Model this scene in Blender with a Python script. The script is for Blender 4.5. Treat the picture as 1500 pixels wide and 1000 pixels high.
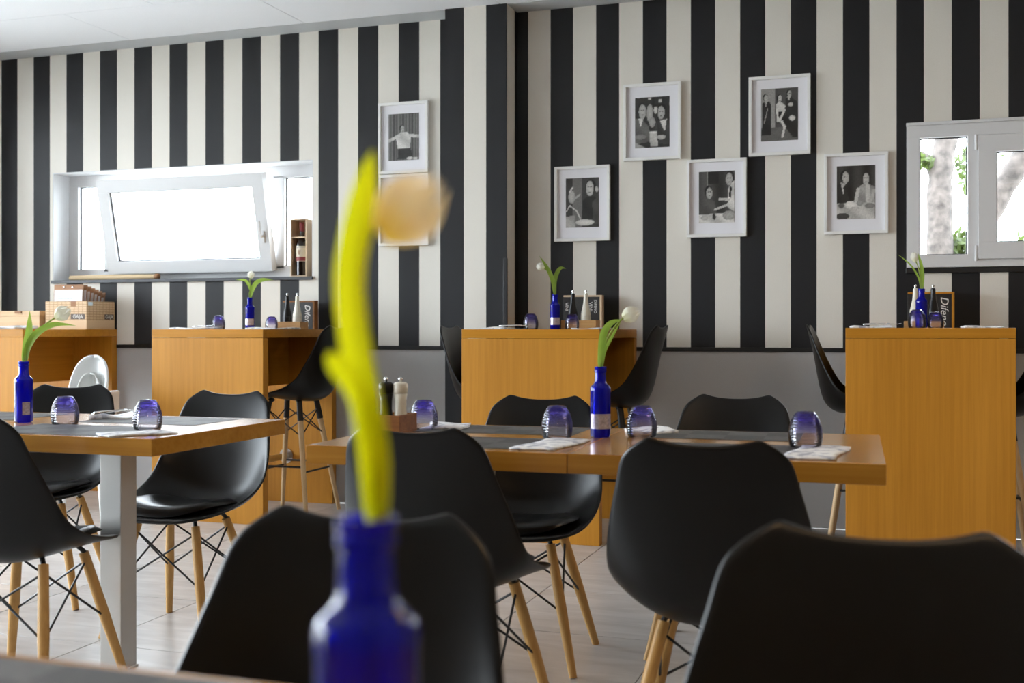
import bpy, bmesh, math, random
from mathutils import Vector, Matrix
random.seed(4)
for o in list(bpy.data.objects):
    bpy.data.objects.remove(o)
scene = bpy.context.scene
COL = scene.collection
PI = math.pi
R = math.radians

# ------------------------------------------------------------------ camera
YAW = math.atan(556 / 1667)
cam_d = bpy.data.cameras.new('camera')
cam = bpy.data.objects.new('camera', cam_d)
COL.objects.link(cam)
cam.location = (0, 0, 1.10)
cam.rotation_euler = (PI / 2, 0, YAW)
cam_d.sensor_width = 36
cam_d.lens = 40.0
cam_d.shift_y = -18 / 1500
cam_d.clip_start = 0.02
cam_d.clip_end = 200
cam_d.dof.use_dof = True
cam_d.dof.focus_distance = 4.6
cam_d.dof.aperture_fstop = 3.9
scene.camera = cam

# ------------------------------------------------------------------ daylight
world = bpy.data.worlds.new('overcast_sky')
scene.world = world
world.use_nodes = True
bg = world.node_tree.nodes['Background']
bg.inputs[0].default_value = (0.85, 0.925, 1.0, 1)
bg.inputs[1].default_value = 18.0

def portal(name, loc, rot, sx, sy):
    """light portal: only guides the sampling of the sky through an opening"""
    d = bpy.data.lights.new(name, 'AREA')
    d.shape = 'RECTANGLE'
    d.size, d.size_y = sx, sy
    d.cycles.is_portal = True
    o = bpy.data.objects.new(name, d)
    o.location, o.rotation_euler = loc, rot
    COL.objects.link(o)
    return o

portal('window_portal_left_back', (-4.524, 6.78, 1.81), (R(-90), 0, 0), 2.03, .76)
portal('window_portal_right_back', (1.09, 6.78, 1.81), (R(-90), 0, 0), 2.03, .76)
portal('window_portal_side', (-6.62, 2.7, 1.55), (0, R(-90), 0), 2.5, 6.8)

vs = scene.view_settings
vs.view_transform = 'Standard'
vs.look = 'None'
vs.exposure = 0.0
vs.gamma = 1.0
vs.use_curve_mapping = False

# ------------------------------------------------------------------ materials
def nt(name):
    m = bpy.data.materials.new(name)
    m.use_nodes = True
    t = m.node_tree
    return m, t, t.nodes['Principled BSDF'], t.nodes['Material Output']

def N(t, typ, **kw):
    n = t.nodes.new(typ)
    for k, v in kw.items():
        setattr(n, k, v)
    return n

def rgb(c):
    return (c[0], c[1], c[2], 1)

def mat(name, col, rough=.5, metal=0, spec=.5, noise=0, nscale=40, bump=0, bscale=200, coat=0, sheen=0):
    m, t, p, o = nt(name)
    p.inputs['Base Color'].default_value = rgb(col)
    p.inputs['Roughness'].default_value = rough
    p.inputs['Metallic'].default_value = metal
    p.inputs['Specular IOR Level'].default_value = spec
    p.inputs['Coat Weight'].default_value = coat
    if noise:
        tc = N(t, 'ShaderNodeTexCoord')
        nz = N(t, 'ShaderNodeTexNoise')
        nz.inputs['Scale'].default_value = nscale
        nz.inputs['Detail'].default_value = 5
        cr = N(t, 'ShaderNodeValToRGB')
        cr.color_ramp.elements[0].color = rgb([c * (1 - noise) for c in col])
        cr.color_ramp.elements[1].color = rgb([min(1, c * (1 + noise)) for c in col])
        cr.color_ramp.elements[0].position = .3
        cr.color_ramp.elements[1].position = .7
        t.links.new(tc.outputs['Object'], nz.inputs['Vector'])
        t.links.new(nz.outputs['Fac'], cr.inputs['Fac'])
        t.links.new(cr.outputs['Color'], p.inputs['Base Color'])
    if bump:
        tc = N(t, 'ShaderNodeTexCoord')
        nz = N(t, 'ShaderNodeTexNoise')
        nz.inputs['Scale'].default_value = bscale
        nz.inputs['Detail'].default_value = 3
        b = N(t, 'ShaderNodeBump')
        b.inputs['Strength'].default_value = bump
        b.inputs['Distance'].default_value = .002
        t.links.new(tc.outputs['Object'], nz.inputs['Vector'])
        t.links.new(nz.outputs['Fac'], b.inputs['Height'])
        t.links.new(b.outputs['Normal'], p.inputs['Normal'])
    return m

def wood(name, c1, c2, grain='Z', rough=.45, scale=1.0, coat=0.0, spec=.3):
    """veneer: noise stretched along the grain axis"""
    m, t, p, o = nt(name)
    tc = N(t, 'ShaderNodeTexCoord')
    mp = N(t, 'ShaderNodeMapping')
    s = [55 * scale] * 3
    s['XYZ'.index(grain)] = 1.6 * scale
    mp.inputs['Scale'].default_value = s
    nz = N(t, 'ShaderNodeTexNoise')
    nz.inputs['Scale'].default_value = 1
    nz.inputs['Detail'].default_value = 6
    nz.inputs['Roughness'].default_value = .65
    mp2 = N(t, 'ShaderNodeMapping')
    s2 = [7 * scale] * 3
    s2['XYZ'.index(grain)] = .5 * scale
    mp2.inputs['Scale'].default_value = s2
    nz2 = N(t, 'ShaderNodeTexNoise')
    nz2.inputs['Scale'].default_value = 1
    nz2.inputs['Detail'].default_value = 2
    mx = N(t, 'ShaderNodeMath', operation='MULTIPLY_ADD')
    mx.inputs[1].default_value = .55
    sc2 = N(t, 'ShaderNodeMath', operation='MULTIPLY')
    sc2.inputs[1].default_value = .45
    cr = N(t, 'ShaderNodeValToRGB')
    cr.color_ramp.elements[0].position = .36
    cr.color_ramp.elements[1].position = .64
    cr.color_ramp.elements[0].color = rgb(c1)
    cr.color_ramp.elements[1].color = rgb(c2)
    L = t.links.new
    L(tc.outputs['Object'], mp.inputs['Vector'])
    L(tc.outputs['Object'], mp2.inputs['Vector'])
    L(mp.outputs['Vector'], nz.inputs['Vector'])
    L(mp2.outputs['Vector'], nz2.inputs['Vector'])
    L(nz2.outputs['Fac'], sc2.inputs[0])
    L(nz.outputs['Fac'], mx.inputs[0])
    L(sc2.outputs[0], mx.inputs[2])
    L(mx.outputs[0], cr.inputs['Fac'])
    L(cr.outputs['Color'], p.inputs['Base Color'])
    p.inputs['Roughness'].default_value = rough
    p.inputs['Coat Weight'].default_value = coat
    p.inputs['Coat Roughness'].default_value = .15
    p.inputs['Specular IOR Level'].default_value = spec
    return m

def wallpaper(name, x0, pitch, use_y=False, y_ref=0.0):
    """printed wide stripes: dark from x0 for half the pitch, then cream"""
    m, t, p, o = nt(name)
    L = t.links.new
    tc = N(t, 'ShaderNodeTexCoord')
    sp = N(t, 'ShaderNodeSeparateXYZ')
    L(tc.outputs['Object'], sp.inputs[0])
    src = sp.outputs['X']
    if use_y:
        a = N(t, 'ShaderNodeMath', operation='ADD')
        L(sp.outputs['X'], a.inputs[0])
        L(sp.outputs['Y'], a.inputs[1])
        a2 = N(t, 'ShaderNodeMath', operation='SUBTRACT')
        L(a.outputs[0], a2.inputs[0])
        a2.inputs[1].default_value = y_ref
        src = a2.outputs[0]
    s = N(t, 'ShaderNodeMath', operation='SUBTRACT')
    s.inputs[1].default_value = x0 - 100 * pitch
    L(src, s.inputs[0])
    d = N(t, 'ShaderNodeMath', operation='DIVIDE')
    d.inputs[1].default_value = pitch
    L(s.outputs[0], d.inputs[0])
    f = N(t, 'ShaderNodeMath', operation='FRACT')
    L(d.outputs[0], f.inputs[0])
    g = N(t, 'ShaderNodeMath', operation='GREATER_THAN')
    g.inputs[1].default_value = .5
    L(f.outputs[0], g.inputs[0])
    nz = N(t, 'ShaderNodeTexNoise')
    nz.inputs['Scale'].default_value = 320
    nz.inputs['Detail'].default_value = 3
    L(tc.outputs['Object'], nz.inputs['Vector'])
    r1 = N(t, 'ShaderNodeValToRGB')
    r1.color_ramp.elements[0].color = (.0055, .0055, .0065, 1)
    r1.color_ramp.elements[1].color = (.016, .016, .0185, 1)
    r2 = N(t, 'ShaderNodeValToRGB')
    r2.color_ramp.elements[0].color = (.69, .65, .575, 1)
    r2.color_ramp.elements[1].color = (.80, .765, .70, 1)
    for r in (r1, r2):
        r.color_ramp.elements[0].position = .3
        r.color_ramp.elements[1].position = .7
        L(nz.outputs['Fac'], r.inputs['Fac'])
    mx = N(t, 'ShaderNodeMix', data_type='RGBA')
    L(g.outputs[0], mx.inputs['Factor'])
    L(r1.outputs['Color'], mx.inputs['A'])
    L(r2.outputs['Color'], mx.inputs['B'])
    L(mx.outputs['Result'], p.inputs['Base Color'])
    b = N(t, 'ShaderNodeBump')
    b.inputs['Strength'].default_value = .25
    b.inputs['Distance'].default_value = .001
    L(nz.outputs['Fac'], b.inputs['Height'])
    L(b.outputs['Normal'], p.inputs['Normal'])
    p.inputs['Roughness'].default_value = .55
    p.inputs['Specular IOR Level'].default_value = .35
    return m

def clear_glass(name, tint=(1, 1, 1), ior=1.45, rough=0.0):
    m, t, p, o = nt(name)
    t.nodes.remove(p)
    L = t.links.new
    tr = N(t, 'ShaderNodeBsdfTransparent')
    tr.inputs[0].default_value = rgb(tint)
    gl = N(t, 'ShaderNodeBsdfGlossy')
    gl.inputs['Roughness'].default_value = rough
    fr = N(t, 'ShaderNodeFresnel')
    fr.inputs['IOR'].default_value = ior
    mx = N(t, 'ShaderNodeMixShader')
    L(fr.outputs[0], mx.inputs[0])
    L(tr.outputs[0], mx.inputs[1])
    L(gl.outputs[0], mx.inputs[2])
    L(mx.outputs[0], o.inputs[0])
    return m

def cobalt_glass(name):
    """deep blue bottle glass: coloured see-through body with some scattered blue and a glossy skin"""
    m, t, p, o = nt(name)
    t.nodes.remove(p)
    L = t.links.new
    tr = N(t, 'ShaderNodeBsdfTransparent')
    tr.inputs[0].default_value = (.10, .13, .80, 1)
    tl = N(t, 'ShaderNodeBsdfTranslucent')
    tl.inputs[0].default_value = (.012, .016, .80, 1)
    df = N(t, 'ShaderNodeBsdfDiffuse')
    df.inputs[0].default_value = (.008, .010, .62, 1)
    m0 = N(t, 'ShaderNodeMixShader')
    m0.inputs[0].default_value = .5
    L(tl.outputs[0], m0.inputs[1])
    L(df.outputs[0], m0.inputs[2])
    m1 = N(t, 'ShaderNodeMixShader')
    m1.inputs[0].default_value = .5
    L(tr.outputs[0], m1.inputs[1])
    L(m0.outputs[0], m1.inputs[2])
    gl = N(t, 'ShaderNodeBsdfGlossy')
    gl.inputs['Roughness'].default_value = .03
    fr = N(t, 'ShaderNodeFresnel')
    fr.inputs['IOR'].default_value = 1.46
    m2 = N(t, 'ShaderNodeMixShader')
    L(fr.outputs[0], m2.inputs[0])
    L(m1.outputs[0], m2.inputs[1])
    L(gl.outputs[0], m2.inputs[2])
    L(m2.outputs[0], o.inputs[0])
    return m

def tumbler_glass(name, h):
    """violet at the base (standing upside down: at the top) fading to clear at the rim, rippled skin"""
    m, t, p, o = nt(name)
    t.nodes.remove(p)
    L = t.links.new
    tc = N(t, 'ShaderNodeTexCoord')
    sp = N(t, 'ShaderNodeSeparateXYZ')
    L(tc.outputs['Object'], sp.inputs[0])
    mr = N(t, 'ShaderNodeMapRange')
    mr.inputs['From Max'].default_value = h
    L(sp.outputs['Z'], mr.inputs['Value'])
    cr = N(t, 'ShaderNodeValToRGB')
    e = cr.color_ramp.elements
    e[0].position, e[0].color = .30, (.97, .965, .985, 1)
    e[1].position, e[1].color = .95, (.36, .28, .84, 1)
    k = e.new(.62)
    k.color = (.76, .73, .94, 1)
    L(mr.outputs[0], cr.inputs['Fac'])
    tr = N(t, 'ShaderNodeBsdfTransparent')
    L(cr.outputs['Color'], tr.inputs[0])
    cr2 = N(t, 'ShaderNodeValToRGB')
    e = cr2.color_ramp.elements
    e[0].position, e[0].color = .3, (.7, .7, .8, 1)
    e[1].position, e[1].color = .8, (.07, .04, .50, 1)
    L(mr.outputs[0], cr2.inputs['Fac'])
    df = N(t, 'ShaderNodeBsdfTranslucent')
    L(cr2.outputs['Color'], df.inputs[0])
    fac = N(t, 'ShaderNodeMapRange')
    fac.inputs['From Min'].default_value = .25
    fac.inputs['From Max'].default_value = .9
    fac.inputs['To Min'].default_value = .02
    fac.inputs['To Max'].default_value = .30
    L(mr.outputs[0], fac.inputs['Value'])
    m1 = N(t, 'ShaderNodeMixShader')
    L(fac.outputs[0], m1.inputs[0])
    L(tr.outputs[0], m1.inputs[1])
    L(df.outputs[0], m1.inputs[2])
    wv = N(t, 'ShaderNodeTexWave', bands_direction='Z')
    wv.inputs['Scale'].default_value = 42
    wv.inputs['Distortion'].default_value = 4
    wv.inputs['Detail'].default_value = 1
    L(tc.outputs['Object'], wv.inputs['Vector'])
    b = N(t, 'ShaderNodeBump')
    b.inputs['Strength'].default_value = .35
    b.inputs['Distance'].default_value = .002
    L(wv.outputs['Fac'], b.inputs['Height'])
    gl = N(t, 'ShaderNodeBsdfGlossy')
    gl.inputs['Roughness'].default_value = .05
    L(b.outputs['Normal'], gl.inputs['Normal'])
    fr = N(t, 'ShaderNodeFresnel')
    fr.inputs['IOR'].default_value = 1.42
    L(b.outputs['Normal'], fr.inputs['Normal'])
    m2 = N(t, 'ShaderNodeMixShader')
    L(fr.outputs[0], m2.inputs[0])
    L(m1.outputs[0], m2.inputs[1])
    L(gl.outputs[0], m2.inputs[2])
    L(m2.outputs[0], o.inputs[0])
    return m

def petal_mat(name, base, tip, zlen, tr=.5):
    m, t, p, o = nt(name)
    L = t.links.new
    at = N(t, 'ShaderNodeAttribute', attribute_name='along')
    cr = N(t, 'ShaderNodeValToRGB')
    cr.color_ramp.elements[0].color = rgb(base)
    cr.color_ramp.elements[1].color = rgb(tip)
    cr.color_ramp.elements[0].position = .05
    cr.color_ramp.elements[1].position = .45
    L(at.outputs['Fac'], cr.inputs['Fac'])
    L(cr.outputs['Color'], p.inputs['Base Color'])
    p.inputs['Roughness'].default_value = .5
    tl = N(t, 'ShaderNodeBsdfTranslucent')
    L(cr.outputs['Color'], tl.inputs[0])
    mx = N(t, 'ShaderNodeMixShader')
    mx.inputs[0].default_value = tr
    L(p.outputs[0], mx.inputs[1])
    L(tl.outputs[0], mx.inputs[2])
    L(mx.outputs[0], o.inputs[0])
    return m

def leaf_mat(name, c1, c2, tr=.45):
    m, t, p, o = nt(name)
    L = t.links.new
    tc = N(t, 'ShaderNodeTexCoord')
    nz = N(t, 'ShaderNodeTexNoise')
    nz.inputs['Scale'].default_value = 25
    L(tc.outputs['Object'], nz.inputs['Vector'])
    cr = N(t, 'ShaderNodeValToRGB')
    cr.color_ramp.elements[0].color = rgb(c1)
    cr.color_ramp.elements[1].color = rgb(c2)
    L(nz.outputs['Fac'], cr.inputs['Fac'])
    L(cr.outputs['Color'], p.inputs['Base Color'])
    p.inputs['Roughness'].default_value = .4
    tl = N(t, 'ShaderNodeBsdfTranslucent')
    L(cr.outputs['Color'], tl.inputs[0])
    mx = N(t, 'ShaderNodeMixShader')
    mx.inputs[0].default_value = tr
    L(p.outputs[0], mx.inputs[1])
    L(tl.outputs[0], mx.inputs[2])
    L(mx.outputs[0], o.inputs[0])
    return m

def tile_mat():
    m, t, p, o = nt('stone_tile')
    L = t.links.new
    tc = N(t, 'ShaderNodeTexCoord')
    oi = N(t, 'ShaderNodeObjectInfo')
    va = N(t, 'ShaderNodeVectorMath', operation='SCALE')
    cb = N(t, 'ShaderNodeCombineXYZ')
    for i in range(3):
        L(oi.outputs['Random'], cb.inputs[i])
    L(cb.outputs[0], va.inputs[0])
    va.inputs['Scale'].default_value = 37
    ad = N(t, 'ShaderNodeVectorMath', operation='ADD')
    L(tc.outputs['Object'], ad.inputs[0])
    L(va.outputs[0], ad.inputs[1])
    mp = N(t, 'ShaderNodeMapping')
    mp.inputs['Scale'].default_value = (1.5, 7, 1)
    mp.inputs['Rotation'].default_value = (0, 0, .25)
    L(ad.outputs[0], mp.inputs['Vector'])
    nz = N(t, 'ShaderNodeTexNoise')
    nz.inputs['Scale'].default_value = 1.8
    nz.inputs['Detail'].default_value = 8
    nz.inputs['Distortion'].default_value = 1.2
    L(mp.outputs[0], nz.inputs['Vector'])
    cr = N(t, 'ShaderNodeValToRGB')
    e = cr.color_ramp.elements
    e[0].position, e[0].color = .33, (.42, .40, .385, 1)
    e[1].position, e[1].color = .68, (.56, .54, .525, 1)
    L(nz.outputs['Fac'], cr.inputs['Fac'])
    L(cr.outputs['Color'], p.inputs['Base Color'])
    p.inputs['Roughness'].default_value = .30
    p.inputs['Specular IOR Level'].default_value = .8
    return m

def brushed(name, col):
    m, t, p, o = nt(name)
    L = t.links.new
    tc = N(t, 'ShaderNodeTexCoord')
    mp = N(t, 'ShaderNodeMapping')
    mp.inputs['Scale'].default_value = (400, 400, 4)
    L(tc.outputs['Object'], mp.inputs['Vector'])
    nz = N(t, 'ShaderNodeTexNoise')
    nz.inputs['Scale'].default_value = 1
    L(mp.outputs[0], nz.inputs['Vector'])
    mr = N(t, 'ShaderNodeMapRange')
    mr.inputs['To Min'].default_value = .3
    mr.inputs['To Max'].default_value = .5
    L(nz.outputs['Fac'], mr.inputs['Value'])
    L(mr.outputs[0], p.inputs['Roughness'])
    p.inputs['Base Color'].default_value = rgb(col)
    p.inputs['Metallic'].default_value = 1
    return m

def print_mat():
    m, t, p, o = nt('photo_print')
    at = N(t, 'ShaderNodeAttribute', attribute_name='tone')
    t.links.new(at.outputs['Color'], p.inputs['Base Color'])
    p.inputs['Roughness'].default_value = .35
    return m

def mat_paper():
    """grey printed paper placemat with faint squares"""
    m, t, p, o = nt('placemat_print')
    L = t.links.new
    tc = N(t, 'ShaderNodeTexCoord')
    ck = N(t, 'ShaderNodeTexChecker')
    ck.inputs['Scale'].default_value = 9
    ck.inputs['Color1'].default_value = (.060, .053, .047, 1)
    ck.inputs['Color2'].default_value = (.105, .094, .083, 1)
    L(tc.outputs['Object'], ck.inputs['Vector'])
    nz = N(t, 'ShaderNodeTexNoise')
    nz.inputs['Scale'].default_value = 60
    L(tc.outputs['Object'], nz.inputs['Vector'])
    mx = N(t, 'ShaderNodeMix', data_type='RGBA', blend_type='OVERLAY')
    mx.inputs['Factor'].default_value = .5
    L(ck.outputs['Color'], mx.inputs['A'])
    L(nz.outputs['Color'], mx.inputs['B'])
    hs = N(t, 'ShaderNodeHueSaturation')
    hs.inputs['Saturation'].default_value = .25
    L(mx.outputs['Result'], hs.inputs['Color'])
    L(hs.outputs['Color'], p.inputs['Base Color'])
    p.inputs['Roughness'].default_value = .55
    p.inputs['Specular IOR Level'].default_value = .25
    return m

def napkin_mat():
    m, t, p, o = nt('napkin_print')
    L = t.links.new
    tc = N(t, 'ShaderNodeTexCoord')
    nz = N(t, 'ShaderNodeTexNoise')
    nz.inputs['Scale'].default_value = 28
    nz.inputs['Detail'].default_value = 2
    L(tc.outputs['Object'], nz.inputs['Vector'])
    cr = N(t, 'ShaderNodeValToRGB')
    e = cr.color_ramp.elements
    e[0].position, e[0].color = .40, (.42, .42, .47, 1)
    e[1].position, e[1].color = .50, (.82, .81, .80, 1)
    L(nz.outputs['Fac'], cr.inputs['Fac'])
    L(cr.outputs['Color'], p.inputs['Base Color'])
    p.inputs['Roughness'].default_value = .8
    return m

def crate_mat():
    """pale wooden crate side with rows of small printed bricks"""
    m, t, p, o = nt('crate_print')
    L = t.links.new
    tc = N(t, 'ShaderNodeTexCoord')
    sp = N(t, 'ShaderNodeSeparateXYZ')
    L(tc.outputs['Object'], sp.inputs[0])
    ad = N(t, 'ShaderNodeMath', operation='ADD')
    L(sp.outputs['X'], ad.inputs[0])
    L(sp.outputs['Y'], ad.inputs[1])
    cb = N(t, 'ShaderNodeCombineXYZ')
    L(ad.outputs[0], cb.inputs[0])
    L(sp.outputs['Z'], cb.inputs[1])
    br = N(t, 'ShaderNodeTexBrick')
    br.offset = 0
    br.inputs['Scale'].default_value = 1
    br.inputs['Brick Width'].default_value = .033
    br.inputs['Row Height'].default_value = .0165
    br.inputs['Mortar Size'].default_value = .0022
    br.inputs['Color1'].default_value = (.66, .47, .28, 1)
    br.inputs['Color2'].default_value = (.62, .43, .25, 1)
    br.inputs['Mortar'].default_value = (.40, .24, .11, 1)
    L(cb.outputs[0], br.inputs['Vector'])
    g = N(t, 'ShaderNodeMath', operation='GREATER_THAN')
    g.inputs[1].default_value = .058
    L(sp.outputs['Z'], g.inputs[0])
    mx = N(t, 'ShaderNodeMix', data_type='RGBA')
    mx.inputs['A'].default_value = (.66, .47, .28, 1)
    L(g.outputs[0], mx.inputs['Factor'])
    L(br.outputs['Color'], mx.inputs['B'])
    L(mx.outputs['Result'], p.inputs['Base Color'])
    p.inputs['Roughness'].default_value = .6
    return m

M = {}
P_ST = .2788
M['paper_l'] = wallpaper('striped_wallpaper_west', -5.979, P_ST)
M['paper_r'] = wallpaper('striped_wallpaper_east', -1.926, P_ST)
M['paper_p'] = wallpaper('striped_wallpaper_pillar', -2.262, P_ST, True, 6.3)
M['dado'] = mat('grey_dado_paint', (.47, .46, .455), .7, noise=.10, nscale=300, bump=.15, bscale=300)
M['rail'] = mat('black_rail', (.010, .010, .011), .45)
M['ceil'] = mat('white_ceiling_board', (.87, .89, .92), .85, noise=.02, nscale=120)
M['ceil_edge'] = mat('ceiling_border_shade', (.52, .54, .55), .8)  # darker grey stands in for the shade on the border strip
M['joint'] = mat('ceiling_joint', (.22, .225, .23), .9)
M['wallpaint'] = mat('warm_beige_wall_paint', (.36, .27, .18), .8)
M['tile'] = tile_mat()
M['grout'] = mat('grout', (.10, .098, .095), .8)
M['upvc'] = mat('white_plastic_window', (.68, .68, .685), .45, spec=.35)
M['reveal'] = mat('white_plaster_reveal', (.64, .65, .66), .7)
M['gasket'] = mat('black_gasket', (.03, .03, .035), .5)
M['pane'] = clear_glass('window_glass', (.97, .98, .98), 1.35)
M['oak_v'] = wood('oak_veneer_upright', (.43, .178, .012), (.56, .245, .026), 'Z')
M['oak_x'] = wood('oak_veneer_along', (.43, .178, .012), (.56, .245, .026), 'X', rough=.3)
M['oak_y'] = wood('oak_veneer_across', (.43, .178, .012), (.56, .245, .026), 'Y', rough=.3)
M['table'] = wood('table_oak', (.36, .155, .018), (.47, .22, .032), 'X', rough=.22, coat=.25)
M['beech'] = wood('beech_leg', (.50, .27, .08), (.64, .37, .13), 'Z', rough=.4, scale=1.5)
M['beech_pale'] = wood('pale_beech_leg', (.56, .37, .19), (.70, .49, .27), 'Z', rough=.4, scale=1.5)
M['plastic'] = mat('black_moulded_plastic', (.0038, .0034, .0031), .33, spec=.30, bump=.03, bscale=600)
M['leather'] = mat('black_leatherette', (.005, .005, .0052), .30, spec=.32, bump=.08, bscale=350)
M['blackmetal'] = mat('black_wire_metal', (.012, .012, .013), .4, spec=.5)
M['steel'] = brushed('brushed_steel', (.55, .53, .50))
M['chrome'] = mat('chrome', (.75, .75, .76), .18, metal=1)
M['cobalt'] = cobalt_glass('cobalt_glass')
M['label'] = mat('silver_label', (.62, .56, .62), .3, metal=.55, noise=.25, nscale=160)
M['tumbler'] = tumbler_glass('violet_tumbler_glass', .092)
M['stem'] = leaf_mat('tulip_stem', (.30, .40, .08), (.42, .50, .12), .3)
M['leaf'] = leaf_mat('tulip_leaf', (.20, .36, .04), (.42, .55, .10))
M['leaf_yellow'] = leaf_mat('tulip_leaf_yellow', (.66, .72, .005), (.95, .87, .008), .6)
M['petal'] = petal_mat('white_petal', (.78, .78, .55), (.86, .84, .76), 1)
M['petal_peach'] = petal_mat('peach_petal', (.97, .76, .16), (.97, .88, .70), 1, .68)
M['white'] = mat('white_frame_lacquer', (.80, .79, .77), .4)
M['matboard'] = mat('white_mat_board', (.78, .77, .80), .8)
M['print'] = print_mat()
M['placemat'] = mat_paper()
M['napkin'] = napkin_mat()
M['paper'] = mat('white_paper', (.82, .83, .86), .75)
M['sheet_ink'] = mat('grey_ink', (.35, .36, .42), .8)
M['clipboard'] = wood('clipboard_brown', (.22, .10, .04), (.36, .17, .07), 'X', rough=.5, scale=2)
M['crate'] = crate_mat()
M['crate_plain'] = wood('pale_crate_wood', (.58, .40, .23), (.72, .53, .33), 'X', rough=.6)
M['crate_up'] = wood('pale_wine_box_wood', (.58, .42, .27), (.72, .55, .38), 'Z', rough=.6)
M['rodwood'] = wood('pale_rod_wood', (.62, .44, .24), (.76, .58, .36), 'X', rough=.45)
M['plaque'] = mat('dark_brown_plaque', (.085, .06, .045), .6)
M['ink_white'] = mat('white_lettering', (.80, .78, .74), .6)
M['slate'] = mat('black_menu_board', (.016, .014, .013), .5, noise=.4, nscale=90)
M['mill_black'] = mat('black_lacquer', (.006, .006, .0065), .3, spec=.35)
M['mill_white'] = mat('ivory_lacquer', (.74, .70, .58), .3)
M['caddywood'] = wood('caddy_wood', (.46, .25, .09), (.60, .35, .14), 'X', rough=.45, scale=2)
M['walnut'] = wood('dark_caddy_wood', (.16, .060, .014), (.30, .12, .030), 'X', rough=.5, scale=2)
M['wineglass'] = mat('dark_wine_bottle_glass', (.010, .006, .005), .08, coat=.3)
M['winelabel'] = mat('cream_wine_label', (.72, .66, .52), .7)
M['winered'] = mat('wine_red_band', (.23, .03, .035), .6)
M['hiwhite'] = mat('white_high_chair_plastic', (.78, .79, .78), .35)
M['bark'] = mat('grey_bark', (.072, .060, .054), .9, noise=.6, nscale=16, bump=1.0, bscale=30)
M['ivy'] = leaf_mat('outdoor_leaves', (.030, .048, .010), (.11, .15, .04), .5)
M['ground'] = mat('pale_gravel', (.55, .54, .51), .9, noise=.2, nscale=8)
M['facade'] = mat('pale_plaster_facade', (.72, .71, .70), .9)

# ------------------------------------------------------------------ mesh helpers
def box(bm, x0, x1, y0, y1, z0, z1, mtx=None, bevel=0):
    r = bmesh.ops.create_cube(bm, size=1)
    vs_ = r['verts']
    for v in vs_:
        v.co = Vector((x0 + (v.co.x + .5) * (x1 - x0), y0 + (v.co.y + .5) * (y1 - y0), z0 + (v.co.z + .5) * (z1 - z0)))
    if bevel:
        ed = list({e for v in vs_ for e in v.link_edges})
        q = bmesh.ops.bevel(bm, geom=ed, offset=bevel, segments=2, profile=.5, affect='EDGES')
        vs_ = list({v for f in q['faces'] for v in f.verts} | {v for v in vs_ if v.is_valid})
    if mtx:
        bmesh.ops.transform(bm, matrix=mtx, verts=vs_)
    return vs_

def ring(bm, c, ax, r, n):
    ax = ax.normalized()
    a = ax.orthogonal().normalized() if abs(ax.z) < .99 else Vector((1, 0, 0))
    a = (a - ax * a.dot(ax)).normalized()
    b = ax.cross(a)
    return [bm.verts.new(c + a * (r * math.cos(2 * PI * i / n)) + b * (r * math.sin(2 * PI * i / n))) for i in range(n)]

def bridge(bm, A, B):
    n = len(A)
    for i in range(n):
        bm.faces.new((A[i], A[(i + 1) % n], B[(i + 1) % n], B[i]))

def rod(bm, p0, p1, r0, r1=None, n=12):
    p0, p1 = Vector(p0), Vector(p1)
    if r1 is None:
        r1 = r0
    A = ring(bm, p0, p1 - p0, r0, n)
    B = ring(bm, p1, p1 - p0, r1, n)
    bridge(bm, A, B)
    bm.faces.new(A[::-1])
    bm.faces.new(B)

def tube(bm, pts, r, n=8):
    pts = [Vector(p) for p in pts]
    rs = r if isinstance(r, (list, tuple)) else [r] * len(pts)
    tan = []
    for i in range(len(pts)):
        a = pts[max(0, i - 1)]
        b = pts[min(len(pts) - 1, i + 1)]
        tan.append((b - a).normalized())
    nrm = tan[0].orthogonal().normalized()
    rings = []
    for p, tn, rr in zip(pts, tan, rs):
        nrm = (nrm - tn * nrm.dot(tn)).normalized()
        bn = tn.cross(nrm)
        rings.append([bm.verts.new(p + nrm * (rr * math.cos(2 * PI * i / n)) + bn * (rr * math.sin(2 * PI * i / n))) for i in range(n)])
    for A, B in zip(rings, rings[1:]):
        bridge(bm, A, B)
    bm.faces.new(rings[0][::-1])
    bm.faces.new(rings[-1])

def lathe(bm, prof, n=28, cx=0, cy=0, cap0=True, cap1=True):
    rings = []
    for r, z in prof:
        rings.append([bm.verts.new((cx + r * math.cos(2 * PI * i / n), cy + r * math.sin(2 * PI * i / n), z)) for i in range(n)])
    for A, B in zip(rings, rings[1:]):
        bridge(bm, A, B)
    if cap0:
        bm.faces.new(rings[0][::-1])
    if cap1:
        bm.faces.new(rings[-1])

def spline(pts, n):
    """Catmull-Rom through pts (tuples of any length), n samples"""
    P = [pts[0]] + list(pts) + [pts[-1]]
    out = []
    seg = len(pts) - 1
    for k in range(n):
        u = k / (n - 1) * seg
        i = min(int(u), seg - 1)
        f = u - i
        a, b, c_, d = P[i], P[i + 1], P[i + 2], P[i + 3]
        out.append(tuple(.5 * (2 * b[j] + (c_[j] - a[j]) * f + (2 * a[j] - 5 * b[j] + 4 * c_[j] - d[j]) * f * f
                               + (3 * b[j] - a[j] - 3 * c_[j] + d[j]) * f ** 3) for j in range(len(b))))
    return out

def mesh_of(name, bm, m, smooth=False):
    bmesh.ops.recalc_face_normals(bm, faces=bm.faces)
    me = bpy.data.meshes.new(name)
    bm.to_mesh(me)
    bm.free()
    if m is not None:
        me.materials.append(m if not isinstance(m, str) else M[m])
    if smooth:
        for f in me.polygons:
            f.use_smooth = True
        if smooth == 'auto':
            try:
                me.set_sharp_from_angle(angle=R(35))
            except Exception:
                pass
    return me

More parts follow.
